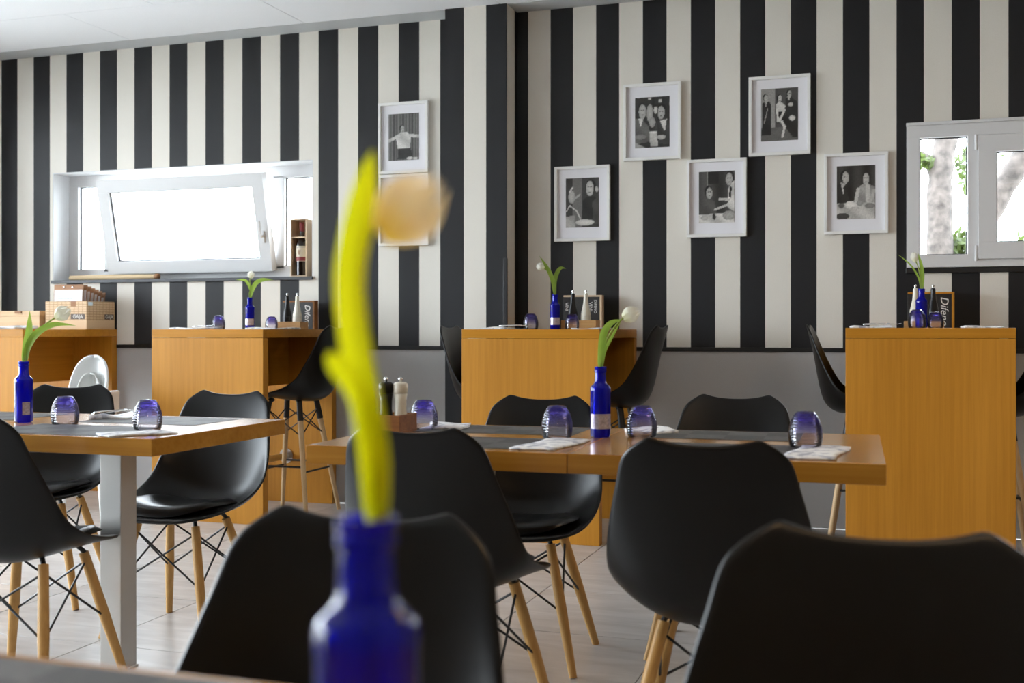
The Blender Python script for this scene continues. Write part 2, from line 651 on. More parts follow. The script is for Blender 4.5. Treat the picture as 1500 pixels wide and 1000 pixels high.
def obj(name, bm, m, parent=None, smooth=False, loc=None):
    me = mesh_of(name, bm, m, smooth) if isinstance(bm, bmesh.types.BMesh) else bm
    o = bpy.data.objects.new(name, me)
    COL.objects.link(o)
    if parent is not None:
        o.parent = parent
    if loc is not None:
        o.location = loc
    return o

def bx(name, m, parent, x0, x1, y0, y1, z0, z1, bevel=0, mtx=None):
    bm = bmesh.new()
    box(bm, x0, x1, y0, y1, z0, z1, mtx, bevel)
    return obj(name, bm, m, parent)

def tag(o, label, cat, group=None):
    o['label'] = label
    o['category'] = cat
    if group:
        o['group'] = group
    return o

def struct(o, label=None):
    o['kind'] = 'structure'
    if label:
        o['label'] = label
    return o

def thing(name, label, cat, loc=(0, 0, 0), rz=0, group=None):
    o = bpy.data.objects.new(name, None)
    o.empty_display_size = .05
    COL.objects.link(o)
    o.location = loc
    o.rotation_euler = (0, 0, rz)
    return tag(o, label, cat, group)

def dup(root, loc, rz, label, name=None):
    r = root.copy()
    COL.objects.link(r)
    r.location = loc
    r.rotation_euler = (0, 0, rz)
    r['label'] = label
    for ch in list(root.children):
        k = ch.copy()
        COL.objects.link(k)
        k.parent = r
        for g in list(ch.children):
            d = g.copy()
            COL.objects.link(d)
            d.parent = k
    return r

def text_mesh(s, size, m, shear=0.0):
    cu = bpy.data.curves.new('lettering', 'FONT')
    cu.body = s
    cu.size = size
    cu.shear = shear
    cu.align_x = 'CENTER'
    cu.align_y = 'CENTER'
    cu.extrude = .0002
    cu.resolution_u = 3
    o = bpy.data.objects.new('lettering', cu)
    COL.objects.link(o)
    bpy.context.view_layer.update()
    dg = bpy.context.evaluated_depsgraph_get()
    me = bpy.data.meshes.new_from_object(o.evaluated_get(dg))
    bpy.data.objects.remove(o)
    bpy.data.curves.remove(cu)
    me.materials.clear()
    me.materials.append(M[m])
    return me

# ------------------------------------------------------------------ room
WY = 6.5            # inner face of the striped wall
CZ = 3.005          # ceiling
X0, X1, Y0 = -6.35, 3.6, -3.2
W1 = (-5.537, -3.511, 1.43, 2.185)
W2 = (.077, 2.103, 1.43, 2.19)

def wall_with_holes(name, m, xa, xb, za, zb, holes, th=.34):
    bm = bmesh.new()
    xs = sorted({xa, xb} | {h[0] for h in holes} | {h[1] for h in holes})
    for a, b in zip(xs, xs[1:]):
        hs = [h for h in holes if h[0] <= a + 1e-6 and h[1] >= b - 1e-6]
        if not hs:
            box(bm, a, b, WY, WY + th, za, zb)
        else:
            h = hs[0]
            box(bm, a, b, WY, WY + th, za, h[2])
            box(bm, a, b, WY, WY + th, h[3], zb)
    return obj(name, bm, m)

DZ = .985
struct(wall_with_holes('wall_back', 'paper_l', X0 - .3, -2.32, DZ, CZ + .3, [W1]), 'wall with black and cream striped wallpaper')
struct(wall_with_holes('wall_back_right', 'paper_r', -2.32, X1 + .3, DZ, CZ + .3, [W2]), 'wall with black and cream striped wallpaper behind the photographs')
struct(bx('wall_back_dado', 'dado', None, X0 - .3, X1 + .3, WY, WY + .34, 0, DZ), 'grey painted lower wall')
struct(bx('trim_1', 'rail', None, X0, -2.521, WY - .012, WY, DZ - .012, DZ + .012, .003), 'black rail under the wallpaper left of the pillar')
struct(bx('trim_2', 'rail', None, -2.135, X1, WY - .012, WY, DZ - .012, DZ + .012, .003), 'black rail under the wallpaper right of the pillar')
struct(bx('wall_pillar', 'paper_p', None, -2.521, -2.135, 6.3, WY, 0, CZ + .05), 'striped pillar standing out of the wall')
struct(bx('trim_3', 'rail', None, -2.155, -2.131, 6.2965, 6.313, .55, 1.515, .002), 'black corner guard on the pillar')
struct(bx('wall_front', 'wallpaint', None, X0 - .3, X1 + .3, Y0 - .3, Y0, 0, CZ + .3))
struct(bx('wall_right', 'wallpaint', None, X1, X1 + .3, Y0, WY, 0, CZ + .3))
# side wall with a long window front
SWY0, SWY1, SWZ0, SWZ1 = -.6, 6.05, .35, 2.75
bm = bmesh.new()
box(bm, X0 - .3, X0, Y0, SWY0, 0, CZ + .3)
box(bm, X0 - .3, X0, SWY1, WY, 0, CZ + .3)
box(bm, X0 - .3, X0, SWY0, SWY1, 0, SWZ0)
box(bm, X0 - .3, X0, SWY0, SWY1, SWZ1, CZ + .3)
struct(obj('wall_left', bm, 'wallpaint'))
win3 = struct(obj('window_3', bmesh.new(), None))
for k in range(5):
    y = SWY0 + (SWY1 - SWY0) * k / 4
    bx('mullion', 'upvc', win3, X0 - .16, X0 - .09, y - .035, y + .035, SWZ0, SWZ1)
bx('frame_rail', 'upvc', win3, X0 - .16, X0 - .09, SWY0, SWY1, SWZ0, SWZ0 + .07)
bx('frame_rail', 'upvc', win3, X0 - .16, X0 - .09, SWY0, SWY1, SWZ1 - .07, SWZ1)
for k in range(4):
    ya = SWY0 + (SWY1 - SWY0) * k / 4
    bx('pane', 'pane', win3, X0 - .128, X0 - .122, ya + .035, ya + (SWY1 - SWY0) / 4 - .035, SWZ0 + .07, SWZ1 - .07)

# floor of stone tiles
floor = struct(bx('floor', 'grout', None, X0, X1, Y0, WY, -.15, -.0035), 'large grey stone floor tiles')
TX, TY = .633, .653
bm = bmesh.new()
box(bm, .002, TX - .002, .002, TY - .002, -.012, 0, None, .0015)
tile_me = mesh_of('floor_tile', bm, 'tile')
i0 = math.floor((X0 + .757) / TX)
tx = -.757 + i0 * TX
while tx < X1:
    ty = 3.317 - math.ceil((3.317 - Y0) / TY) * TY
    while ty < WY:
        if tx >= X0 - .01 and tx + TX <= X1 + .2 and ty >= Y0 - .01:
            o = obj('floor_tile', tile_me, None, floor)
            o.location = (tx, ty, random.uniform(-.0004, .0002))
            if ty + TY > WY:
                o.scale.y = (WY - ty) / TY
            if tx + TX > X1:
                o.scale.x = (X1 - tx) / TX
        ty += TY
    tx += TX

# ceiling of long panels with a border along the wall, its shade painted in as grey
ceiling = struct(bx('ceiling', 'joint', None, X0, X1, Y0, WY, CZ + .006, CZ + .2), 'white panelled ceiling')
struct(bx('trim_4', 'ceil_edge', None, X0, -2.521, 6.318, WY, CZ - .002, CZ + .012), 'ceiling border with painted-in shade left of the pillar')
struct(bx('trim_5', 'ceil_edge', None, -2.135, X1, 6.318, WY, CZ - .002, CZ + .012), 'ceiling border with painted-in shade right of the pillar')
PX, PY = 1.288, .648
bm = bmesh.new()
box(bm, .0025, PX - .0025, .0025, PY - .0025, 0, .012, None, .001)
pan_me = mesh_of('ceiling_panel', bm, 'ceil')
row = 0
y = 6.318 - PY
while y > Y0 - PY:
    x = -4.755 - 3 * PX + (PX / 2 if row % 2 else 0)
    while x < X1:
        if x + PX > X0 + .02 and y + PY > Y0:
            o = obj('ceiling_panel', pan_me, None, ceiling)
            xa, ya = max(x, X0), max(y, Y0)
            xb = min(x + PX, X1)
            o.location = (xa, ya, CZ)
            o.scale = ((xb - xa) / PX, (y + PY - ya) / PY, 1)
        x += PX
    y -= PY
    row += 1

# two unseen lamps added for warm fill light over the room
def fill_lamp(x, y, label):
    t = thing('fill_lamp', label, 'lamp', (x, y, CZ), 0, 'added warm fill lamps')
    bm = bmesh.new()
    lathe(bm, [(.20, -.001), (.22, -.02), (.22, -.07), (.205, -.075), (.205, -.05)], 28, cap1=False)
    obj('housing', bm, 'upvc', t, 'auto')
    m_, t_, p_, o_ = nt('fill_lamp_diffuser')
    p_.inputs['Base Color'].default_value = (.9, .8, .6, 1)
    p_.inputs['Emission Color'].default_value = (1, .66, .33, 1)
    p_.inputs['Emission Strength'].default_value = FILL_LAMP
    bm = bmesh.new()
    lathe(bm, [(.204, -.055), (.15, -.066), (.05, -.07)], 28, cap0=False)
    obj('diffuser', bm, m_, t, True)
    return t
FILL_LAMP = 36.0
fill_lamp(1.6, 3.6, 'added warm fill lamp on the ceiling at the right, out of view')
fill_lamp(-.15, .35, 'added warm fill lamp above the near table, out of view')

# ------------------------------------------------------------------ windows
def frame_bars(name, m, parent, x0, x1, z0, z1, y0, y1, w, bevel=.0012):
    """four bars of a rectangular frame"""
    bm = bmesh.new()
    box(bm, x0, x1, y0, y1, z1 - w, z1, None, bevel)
    box(bm, x0, x1, y0, y1, z0, z0 + w, None, bevel)
    box(bm, x0, x0 + w, y0, y1, z0 + w, z1 - w, None, bevel)
    box(bm, x1 - w, x1, y0, y1, z0 + w, z1 - w, None, bevel)
    return obj(name, bm, m, parent)

def glazed(parent, x0, x1, z0, z1, y):
    g = frame_bars('gasket', 'gasket', parent, x0, x1, z0, z1, y - .004, y + .004, .006, 0)
    return bx('pane', 'pane', parent, x0 + .004, x1 - .004, y - .003, y + .003, z0 + .004, z1 - .004)

# window 1: in a deep white reveal, middle sash tilted into the room
a, b, za, zb = W1
win1 = struct(obj('window_1', bmesh.new(), None), 'white window with its middle sash tilted open')
bm = bmesh.new()
box(bm, a, a + .006, WY + .001, WY + .34, za, zb)
box(bm, b - .006, b, WY + .001, WY + .34, za, zb)
box(bm, a, b, WY + .001, WY + .34, zb - .006, zb)
obj('reveal', bm, 'reveal', win1)
FY = 6.66
frame_bars('frame', 'upvc', win1, a + .006, b - .006, za + .012, zb - .006, FY, FY + .07, .075)
bx('mullion', 'upvc', win1, -5.235, -5.155, FY, FY + .07, za + .07, zb - .07, .003)
bx('mullion', 'upvc', win1, -3.89, -3.81, FY, FY + .07, za + .07, zb - .07, .003)
glazed(win1, -5.456, -5.235, za + .087, zb - .081, FY + .035)
glazed(win1, -3.81, -3.592, za + .087, zb - .081, FY + .035)
# sash, hinged at its foot
sash = bpy.data.objects.new('sash', None)
COL.objects.link(sash)
sash.parent = win1
sash.location = (-4.51, 6.655, 1.492)
sash.rotation_euler = (R(12.5), 0, 0)
sw = 1.29
def sash_part(o):
    o.parent = sash
    return o
sash_part(frame_bars('sash_frame', 'upvc', None, -sw / 2, sw / 2, 0, .645, -.05, .012, .085))
sash_part(frame_bars('sash_gasket', 'gasket', None, -sw / 2 + .085, sw / 2 - .085, .085, .56, -.024, -.016, .006, 0))
sash_part(bx('sash_pane', 'pane', None, -sw / 2 + .088, sw / 2 - .088, -.023, -.017, .088, .557))
bm = bmesh.new()
box(bm, sw / 2 - .055, sw / 2 - .028, -.058, -.05, .19, .27, None, .003)
rod(bm, (sw / 2 - .0415, -.05, .235), (sw / 2 - .0415, -.085, .235), .010)
box(bm, sw / 2 - .052, sw / 2 - .031, -.093, -.078, .225, .34, None, .004)
sash_part(obj('handle', bm, 'upvc', None))
sill = struct(bx('trim_6', 'rail', None, a - .004, b + .004, WY - .018, FY, za - .014, za + .008, .003), 'dark window sill board')
sill.data.materials[0] = mat('dark_grey_sill', (.055, .056, .062), .4)

# window 2: flush white frame, pane left and a closed sash right
a, b, za, zb = W2
win2 = struct(obj('window_2', bmesh.new(), None), 'white window with trees behind it')
frame_bars('frame', 'upvc', win2, a, b, za, zb, WY - .028, WY + .05, .066)
bx('cap', 'upvc', win2, a - .002, b + .002, WY - .04, WY + .05, zb, zb + .016, .002)
bx('mullion', 'upvc', win2, .382, .44, WY - .028, WY + .05, za + .06, zb - .06, .003)
bx('mullion', 'upvc', win2, 1.74, 1.80, WY - .028, WY + .05, za + .06, zb - .06, .003)
glazed(win2, .143, .382, za + .066, zb - .066, WY + .012)
glazed(win2, 1.80, 2.037, za + .066, zb - .066, WY + .012)
frame_bars('sash_frame', 'upvc', win2, .434, 1.746, za + .04, zb - .07, WY - .045, WY + .02, .088)
glazed(win2, .522, 1.658, za + .128, zb - .158, WY - .012)
for z in (1.49, 2.075):
    bm = bmesh.new()
    rod(bm, (.424, WY - .038, z - .03), (.424, WY - .038, z + .05), .008)
    obj('hinge', bm, 'upvc', win2)
struct(bx('trim_7', 'rail', None, a - .004, b + .004, WY - .02, WY, za - .03, za - .001, .003), 'black strip under the right window')

# ------------------------------------------------------------------ outside
gnd = struct(bx('ground_outside', 'ground', None, -40, 40, -40, 40, -.4, -.2), 'pale ground outside the windows')

def tree(name, label, pts, rad, branches, clumps):
    t = thing(name, label, 'tree', (pts[0][0], pts[0][1], -.2))
    o0 = Vector((pts[0][0], pts[0][1], -.2))
    bm = bmesh.new()
    tube(bm, [Vector(p) - o0 for p in spline(pts, 24)], [rad[0] + (rad[1] - rad[0]) * i / 23 + random.uniform(-.008, .008) for i in range(24)], 16)
    obj('trunk', bm, 'bark', t, True)
    for bp, br in branches:
        bm = bmesh.new()
        q = spline(bp, 14)
        tube(bm, [Vector(p) - o0 for p in q], [br * (1 - .6 * i / 13) for i in range(14)], 10)
        obj('branch', bm, 'bark', t, True)
    bm = bmesh.new()
    for (cx, cy, cz, r, n) in clumps:
        for k in range(n):
            d = Vector((random.gauss(0, 1), random.gauss(0, 1), random.gauss(0, 1))).normalized() * (r * random.random() ** .4)
            p = Vector((cx, cy, cz)) + d - o0
            u = Vector((random.gauss(0, 1), random.gauss(0, 1), random.gauss(0, 1))).normalized()
            w = u.orthogonal().normalized()
            s = random.uniform(.03, .06)
            vv = [bm.verts.new(p + u * s), bm.verts.new(p + w * s * .5), bm.verts.new(p - u * s), bm.verts.new(p - w * s * .5)]
            bm.faces.new(vv)
    f = obj('foliage', bm, 'ivy', t)
    f['kind'] = 'stuff'
    return t

tree('ringed_tree', 'thick ringed tree trunk with green leaves behind the left pane', [(.36, 9.6, -.2), (.37, 9.6, 1.2), (.36, 9.6, 1.9), (.37, 9.6, 2.35), (.45, 9.6, 2.8), (.62, 9.6, 3.6)],
     (.105, .085), [([(.36, 9.6, 2.25), (.28, 9.55, 2.42), (.22, 9.5, 2.48)], .06)],
     [(.56, 9.7, 1.75, .16, 260), (.60, 9.9, 2.4, .20, 160), (.24, 9.5, 2.42, .07, 40)])
tree('leaning_tree', 'grey leaning tree trunk behind the closed sash', [(.55, 8.6, -.2), (.555, 8.6, 1.1), (.58, 8.6, 1.68), (.70, 8.6, 2.0), (.90, 8.6, 2.34), (1.3, 8.6, 2.9)],
     (.085, .075), [], [(1.05, 8.9, 1.70, .22, 160), (1.3, 9.2, 2.3, .3, 160), (.80, 9.0, 2.45, .12, 40)])

# ------------------------------------------------------------------ bar tables
def bar_table(x0, x1, h, label):
    xc = (x0 + x1) / 2
    yf = 5.61
    yb = WY - .004
    t = thing('bar_table', label, 'table', (xc, yf, 0), 0, 'tall oak bar tables along the striped wall')
    w = (x1 - x0) / 2
    d = yb - yf
    bx('top', 'oak_x', t, -w, w, 0, d, h - .048, h, .0015)
    bx('front_panel', 'oak_v', t, -w, w, 0, .056, 0, h - .0495, .0015)
    bx('back_panel', 'oak_v', t, -w, w, d - .056, d, 0, h - .0495, .0015)
    bx('modesty_panel', 'oak_y', t, .03, .06, .056, d - .056, h - .35, h - .0495, .001)
    bm = bmesh.new()
    rod(bm, (.045, .056, .293), (.045, d - .056, .293), .021, n=16)
    fr = obj('foot_rail', bm, 'steel', t, 'auto')
    for y_, s_ in ((.056, 1), (d - .056, -1)):
        bm = bmesh.new()
        rod(bm, (.045, y_, .293), (.045, y_ + s_ * .007, .293), .048, n=20)
        for k in range(4):
            a_ = PI / 4 + k * PI / 2
            rod(bm, (.045 + .036 * math.cos(a_), y_ + s_ * .006, .293 + .036 * math.sin(a_)), (.045 + .036 * math.cos(a_), y_ + s_ * .010, .293 + .036 * math.sin(a_)), .005, n=8)
        obj('flange', bm, 'chrome', fr, 'auto')
    return t

bar_table(-5.745, -5.0, 1.10, 'tall oak bar table under the window carrying the wine crate of menus')
bar_table(-4.078, -3.343, 1.10, 'tall oak bar table right of the wine crate, below the wine bottle box')
bar_table(-2.151, -1.4036, 1.10, 'tall oak bar table in front of the striped pillar')
bar_table(-.2065, .535, 1.106, 'tall oak bar table at the right, under the tree window')

# ------------------------------------------------------------------ dining tables
DT = .79
def dining_table(x0, x1, y0, y1, label, rz=0, cx=None):
    xc, yc = (x0 + x1) / 2, (y0 + y1) / 2
    t = thing('dining_table', label, 'table', (xc, yc, 0), rz, 'oak dining tables on steel posts')
    w, d = (x1 - x0) / 2, (y1 - y0) / 2
    bx('tabletop', 'table', t, -w, w, -d, d, DT - .050, DT, .002)
    bx('post', 'steel', t, -.04, .04, -.04, .04, .008, DT - .056, .002)
    bx('mounting_plate', 'steel', t, -.2, .2, -.2, .2, DT - .056, DT - .050)
    bx('base_plate', 'steel', t, -.044, .044, -.044, .044, 0, .008, .001)
    return t

dining_table(-2.775, -1.979, 2.723, 3.467, 'oak dining table end with two upturned glasses, left of the photo')
dining_table(-3.572, -2.7755, 2.723, 3.467, 'oak dining table at the left edge, mostly outside the photo')
RZ = R(1.6)
dining_table(-1.498, -.7785, 2.725, 3.480, 'oak dining table with the mill caddy, left half of the middle pair', RZ)
dining_table(-.7775, -.022, 2.746, 3.502, 'oak dining table with a folded napkin, right half of the middle pair', RZ)
dining_table(-1.27, -.452, .08, .88, 'near dining table at the bottom left corner, out of focus', 0)
dining_table(-.4515, .37, .08, .88, 'near dining table under the blurred blue bottle', 0)

# ------------------------------------------------------------------ shell chairs
def shell_mesh(name, dz, m):
    Cc = [(.224, .426), (.195, .435), (.10, .434), (0, .422), (-.10, .415), (-.165, .423), (-.214, .465), (-.238, .535), (-.255, .625), (-.272, .725), (-.29, .805), (-.300, .846)]
    Ee = [(.125, .217, .434), (.188, .180, .446), (.214, .10, .456), (.225, .02, .474), (.230, -.05, .496), (.231, -.105, .522), (.229, -.148, .556), (.222, -.185, .612), (.208, -.220, .680), (.190, -.252, .752), (.170, -.280, .822), (.112, -.304, .864)]
    n, mcol = 30, 18
    C_, E_ = spline(Cc, n), spline(Ee, n)
    bm = bmesh.new()
    g = []
    for i in range(n):
        rowv = []
        for j in range(mcol + 1):
            u = -1 + 2 * j / mcol
            w = abs(u) ** 2.3
            ex, ey, ez = E_[i]
            cy, cz = C_[i]
            uu = math.copysign(abs(u) ** .95, u)
            rowv.append(bm.verts.new((uu * ex * 1.075, cy + (ey - cy) * w, cz + (ez - cz) * w + dz)))
        g.append(rowv)
    for i in range(n - 1):
        for j in range(mcol):
            bm.faces.new((g[i][j], g[i][j + 1], g[i + 1][j + 1], g[i + 1][j]))
    me = mesh_of(name, bm, m, True)
    return me

def add_shell(t, me):
    o = obj('shell', me, None, t)
    s = o.modifiers.new('thickness', 'SOLIDIFY')
    s.thickness = .011
    s.offset = 0
    b = o.modifiers.new('smooth', 'SUBSURF')
    b.levels = b.render_levels = 1
    return o

shell_dining = shell_mesh('shell', 0, 'plastic')
shell_stool = shell_mesh('shell', .262, 'plastic')

def cushion_mesh():
    bm = bmesh.new()
    n, k = 36, 8
    def zsh(x, y):
        zc_ = .424 + .010 * max(0, min(1, (y - .02) / .12))
        return zc_ + .055 * (abs(x) / .225) ** 2.3
    rings = []
    for s in range(2):
        for i in range(1, k + 1):
            r = i / k if s == 0 else 1 - (i - 1) / k * .9
            rr = []
            for j in range(n):
                a_ = 2 * PI * j / n
                ca, sa = math.cos(a_), math.sin(a_)
                px_ = .192 * math.copysign(abs(ca) ** .72, ca) * r
                py_ = .028 + .170 * math.copysign(abs(sa) ** .72, sa) * r
                base = zsh(px_, py_) + .008
                z = base + (.034 * (1 - r ** 5) ** .5 + .002) if s == 0 else base
                rr.append(bm.verts.new((px_, py_, z)))
            rings.append(rr)
    for A, B in zip(rings, rings[1:]):
        bridge(bm, A, B)
    c0 = bm.verts.new((0, .028, zsh(0, .028) + .044))
    for j in range(n):
        bm.faces.new((c0, rings[0][(j + 1) % n], rings[0][j]))
    bm.faces.new(rings[-1])
    return mesh_of('cushion', bm, 'leather', True)

cushion_me = cushion_mesh()

def wire(t, p, q, r=.0036, bulge=0):
    bm = bmesh.new()
    rod(bm, p, q, r, n=8)
    obj('wire_brace', bm, 'blackmetal', t, 'auto')

def make_chair():
    t = thing('shell_chair', 'x', 'chair', group='black shell dining chairs')
    add_shell(t, shell_dining)
    obj('seat_cushion', cushion_me, None, t)
    tops, feet = [], []
    for sx, sy in ((1, 1), (-1, 1), (-1, -1), (1, -1)):
        tp = Vector((sx * .120, .112 if sy > 0 else -.082, .402))
        ft = Vector((sx * .212, .195 if sy > 0 else -.205, 0))
        tops.append(tp)
        feet.append(ft)
        bm = bmesh.new()
        mid = tp.lerp(ft, .5)
        rod(bm, ft, mid, .0125, .0172, 14)
        rod(bm, mid, tp, .0172, .0155, 14)
        lg = obj('leg', bm, 'beech', t, 'auto')
        bm = bmesh.new()
        rod(bm, ft + Vector((0, 0, 0)), ft.lerp(tp, .012), .0118, .0118, 12)
        obj('glide', bm, 'blackmetal', lg, 'auto')
        bm = bmesh.new()
        up = Vector((sx * .105, tp.y * .86, .422 + .03 * (abs(sx * .105) / .225) ** 2.3))
        tube(bm, [ft.lerp(tp, .90) + Vector((0, 0, 0)), tp + Vector((0, 0, .004)), up], [.0075, .0075, .008], 8)
        obj('bracket', bm, 'blackmetal', t, 'auto')
    for k in range(4):
        a_, b_ = k, (k + 1) % 4
        for u, v in ((a_, b_), (b_, a_)):
            wire(t, tops[u].lerp(feet[u], .06), tops[v].lerp(feet[v], .52))
    return t

def make_stool():
    t = thing('bar_stool', 'x', 'stool', group='black shell bar stools at the tall tables')
    add_shell(t, shell_stool)
    tops, feet = [], []
    for sx, sy in ((1, 1), (-1, 1), (-1, -1), (1, -1)):
        tp = Vector((sx * .105, .105 if sy > 0 else -.095, .672))
        ft = Vector((sx * .205, .195 if sy > 0 else -.195, 0))
        tops.append(tp)
        feet.append(ft)
        bm = bmesh.new()
        sl = tp.lerp(ft, .16)
        rod(bm, ft, sl, .0125, .0165, 14)
        lg = obj('leg', bm, 'beech_pale', t, 'auto')
        bm = bmesh.new()
        rod(bm, tp.lerp(ft, .165), tp, .0185, .0175, 12)
        rod(bm, tp, (tp.x * .86, tp.y * .82, .690), .0175, .016, 12)
        obj('leg_socket', bm, 'blackmetal', t, 'auto')
    for k in range(4):
        a_, b_ = k, (k + 1) % 4
        for u, v in ((a_, b_), (b_, a_)):
            wire(t, tops[u].lerp(feet[u], .07), tops[v].lerp(feet[v], .30))
        bm = bmesh.new()
        f = .56 if k % 2 else .605
        rod(bm, tops[a_].lerp(feet[a_], f), tops[b_].lerp(feet[b_], f), .006, n=8)
        obj('foot_bar', bm, 'blackmetal', t, 'auto')
    return t

def place(proto, first, btx, bty, head, label):
    """stand a chair so that the top of its back is over (btx, bty), facing head degrees"""
    h = R(head)
    loc = (btx + .30 * math.cos(h), bty + .30 * math.sin(h), 0)
    rz = h - PI / 2
    if first:
        proto.location = loc
        proto.rotation_euler = (0, 0, rz)
        proto['label'] = label
        return proto
    return dup(proto, loc, rz, label)

chair = make_chair()
place(chair, True, -.389, 2.484, 92, 'black shell chair seen from behind at the middle table, right one')
place(chair, False, -1.124, 2.575, 88, 'black shell chair seen from behind at the middle table, left one behind the yellow stem')
place(chair, False, -1.199, 3.947, -86, 'black shell chair on the far side of the middle table, left of the blue bottle')
place(chair, False, -.541, 4.213, -92, 'black shell chair on the far side of the middle table, right of the blue bottle')
place(chair, False, -2.455, 3.874, -90, 'black shell chair at the end of the left table, seat pad catching window light')
place(chair, False, -3.389, 4.097, -72, 'black shell chair behind the left table, in front of the white high chair')
place(chair, False, -2.49, 2.535, 94, 'black shell chair cut by the left edge, in front of the left table')
place(chair, False, -.664, 1.373, -90, 'near blurred black shell chair behind the big blue bottle')
place(chair, False, -.013, 1.45, -91, 'near blurred black shell chair in the bottom right corner')

stool = make_stool()
place(stool, True, -3.10, 6.06, 180, 'black bar stool at the right side of the table below the wine bottle box')
place(stool, False, -2.40, 6.06, 0, 'black bar stool between the pillar and the left side of the middle bar table')
place(stool, False, -1.17, 6.06, 178, 'black bar stool at the right side of the bar table by the pillar')
place(stool, False, -.405, 6.06, 0, 'black bar stool at the left side of the rightmost bar table')
place(stool, False, .745, 6.06, 180, 'black bar stool cut by the right edge of the photo')

# white high chair
hc = thing('high_chair', 'white plastic high chair with a rounded back, by the leftmost bar table', 'high chair', (-4.36, 5.36, 0), R(-95) - PI / 2 + PI)
hc.rotation_euler = (0, 0, R(12))
bm = bmesh.new()
# rounded back: arch outline, curved, with a scooped inner panel (local front is -Y)
n, mcol = 22, 14
g = []
for i in range(n):
    v = math.sin(PI / 2 * i / (n - 1)) if i else 0
    z = .62 + .33 * v
    hw = .118 * max(0.0, 1 - max(0, (v - .40) / .60) ** 2.3) ** (1 / 2.3) + .002
    rr = []
    for j in range(mcol + 1):
        u = -1 + 2 * j / mcol
        rr.append(bm.verts.new((u * hw, .12 + .05 * v - .10 * abs(u) ** 2.2 * (1 - .6 * v), z)))
    g.append(rr)
for i in range(n - 1):
    for j in range(mcol):
        bm.faces.new((g[i][j], g[i][j + 1], g[i + 1][j + 1], g[i + 1][j]))
o = obj('back_shell', bm, 'hiwhite', hc, True)
s_ = o.modifiers.new('thickness', 'SOLIDIFY'); s_.thickness = .014
bm = bmesh.new()
g = []
for i in range(10):
    v = math.sin(PI / 2 * i / 9) if i else 0
    z = .60 + .250 * v
    hw = .078 * max(0.0, 1 - max(0, (v - .3) / .7) ** 2.3) ** (1 / 2.3) + .002
    g.append([bm.verts.new((-hw + 2 * hw * j / 8, .105 + .03 * v - .05 * abs(-1 + j / 4) ** 2, z)) for j in range(9)])
for i in range(9):
    for j in range(8):
        bm.faces.new((g[i][j], g[i][j + 1], g[i + 1][j + 1], g[i + 1][j]))
o = obj('inner_panel', bm, mat('grey_white_panel', (.62, .62, .60), .5), hc, True)
s_ = o.modifiers.new('thickness', 'SOLIDIFY'); s_.thickness = .008
bx('seat', 'hiwhite', hc, -.15, .15, -.13, .13, .585, .625, .012)
bx('tray', 'hiwhite', hc, -.22, .20, -.34, -.10, .745, .763, .008)
for sx in (-1, 1):
    bx('armrest', 'hiwhite', hc, sx * .155 - .012, sx * .155 + .012, -.15, .12, .62, .75, .01)
    for sy in (-1, 1):
        bm = bmesh.new()
        rod(bm, (sx * .25, sy * .25, 0), (sx * .13, sy * .11, .59), .013, .015, 12)
        obj('leg', bm, 'hiwhite', hc, 'auto')

# ------------------------------------------------------------------ pictures
def paint(w, h, bgf, ops):
    """paints a small grey-tone print; ops: ('e',cx,cy,rx,ry,val) ellipse, ('p',[(x,y)..],val) polygon, ('l',x0,y0,x1,y1,r,val) stroke; unit square, y up"""
    def inside(pt, poly):
        x, y = pt
        c = False
        j = len(poly) - 1
        for i in range(len(poly)):
            xi, yi = poly[i]
            xj, yj = poly[j]
            if (yi > y) != (yj > y) and x < (xj - xi) * (y - yi) / (yj - yi) + xi:
                c = not c
            j = i
        return c
    out = []
    rnd = random.Random(len(ops) * 7 + 3)
    for j in range(h + 1):
        for i in range(w + 1):
            x, y = i / w, j / h
            v = bgf(x, y)
            for op in ops:
                if op[0] == 'e':
                    _, cx, cy, rx, ry, val = op
                    d = ((x - cx) / rx) ** 2 + ((y - cy) / ry) ** 2
                    if d < 1:
                        v = val * (1.08 - .3 * d) if val > .1 else val
                elif op[0] == 'p':
                    if inside((x, y), op[1]):
                        v = op[2] * (.9 + .2 * math.sin(9 * x + 14 * y))
                else:
                    _, xa, ya, xb, yb, r, val = op
                    dx, dy = xb - xa, yb - ya
                    tt = max(0, min(1, ((x - xa) * dx + (y - ya) * dy) / (dx * dx + dy * dy + 1e-9)))
                    if math.hypot(x - xa - dx * tt, (y - ya - dy * tt) * 1.35) < r:
                        v = val
            out.append(max(.004, min(.85, v * rnd.uniform(.85, 1.15))))
    return out

def head(cx, cy, s, hair=.012, side=1, skin=.42):
    return [('e', cx - .01 * side, cy + .25 * s, .95 * s, .95 * s, hair), ('e', cx + .10 * s * side, cy, .72 * s, .95 * s, skin),
            ('l', cx - .2 * s * side, cy + .18 * s, cx - .05 * s * side, cy + .18 * s, .10 * s, .05),
            ('l', cx + .25 * s * side, cy + .18 * s, cx + .42 * s * side, cy + .18 * s, .10 * s, .05),
            ('l', cx - .02 * s, cy - .45 * s, cx + .28 * s * side, cy - .45 * s, .08 * s, .10)]

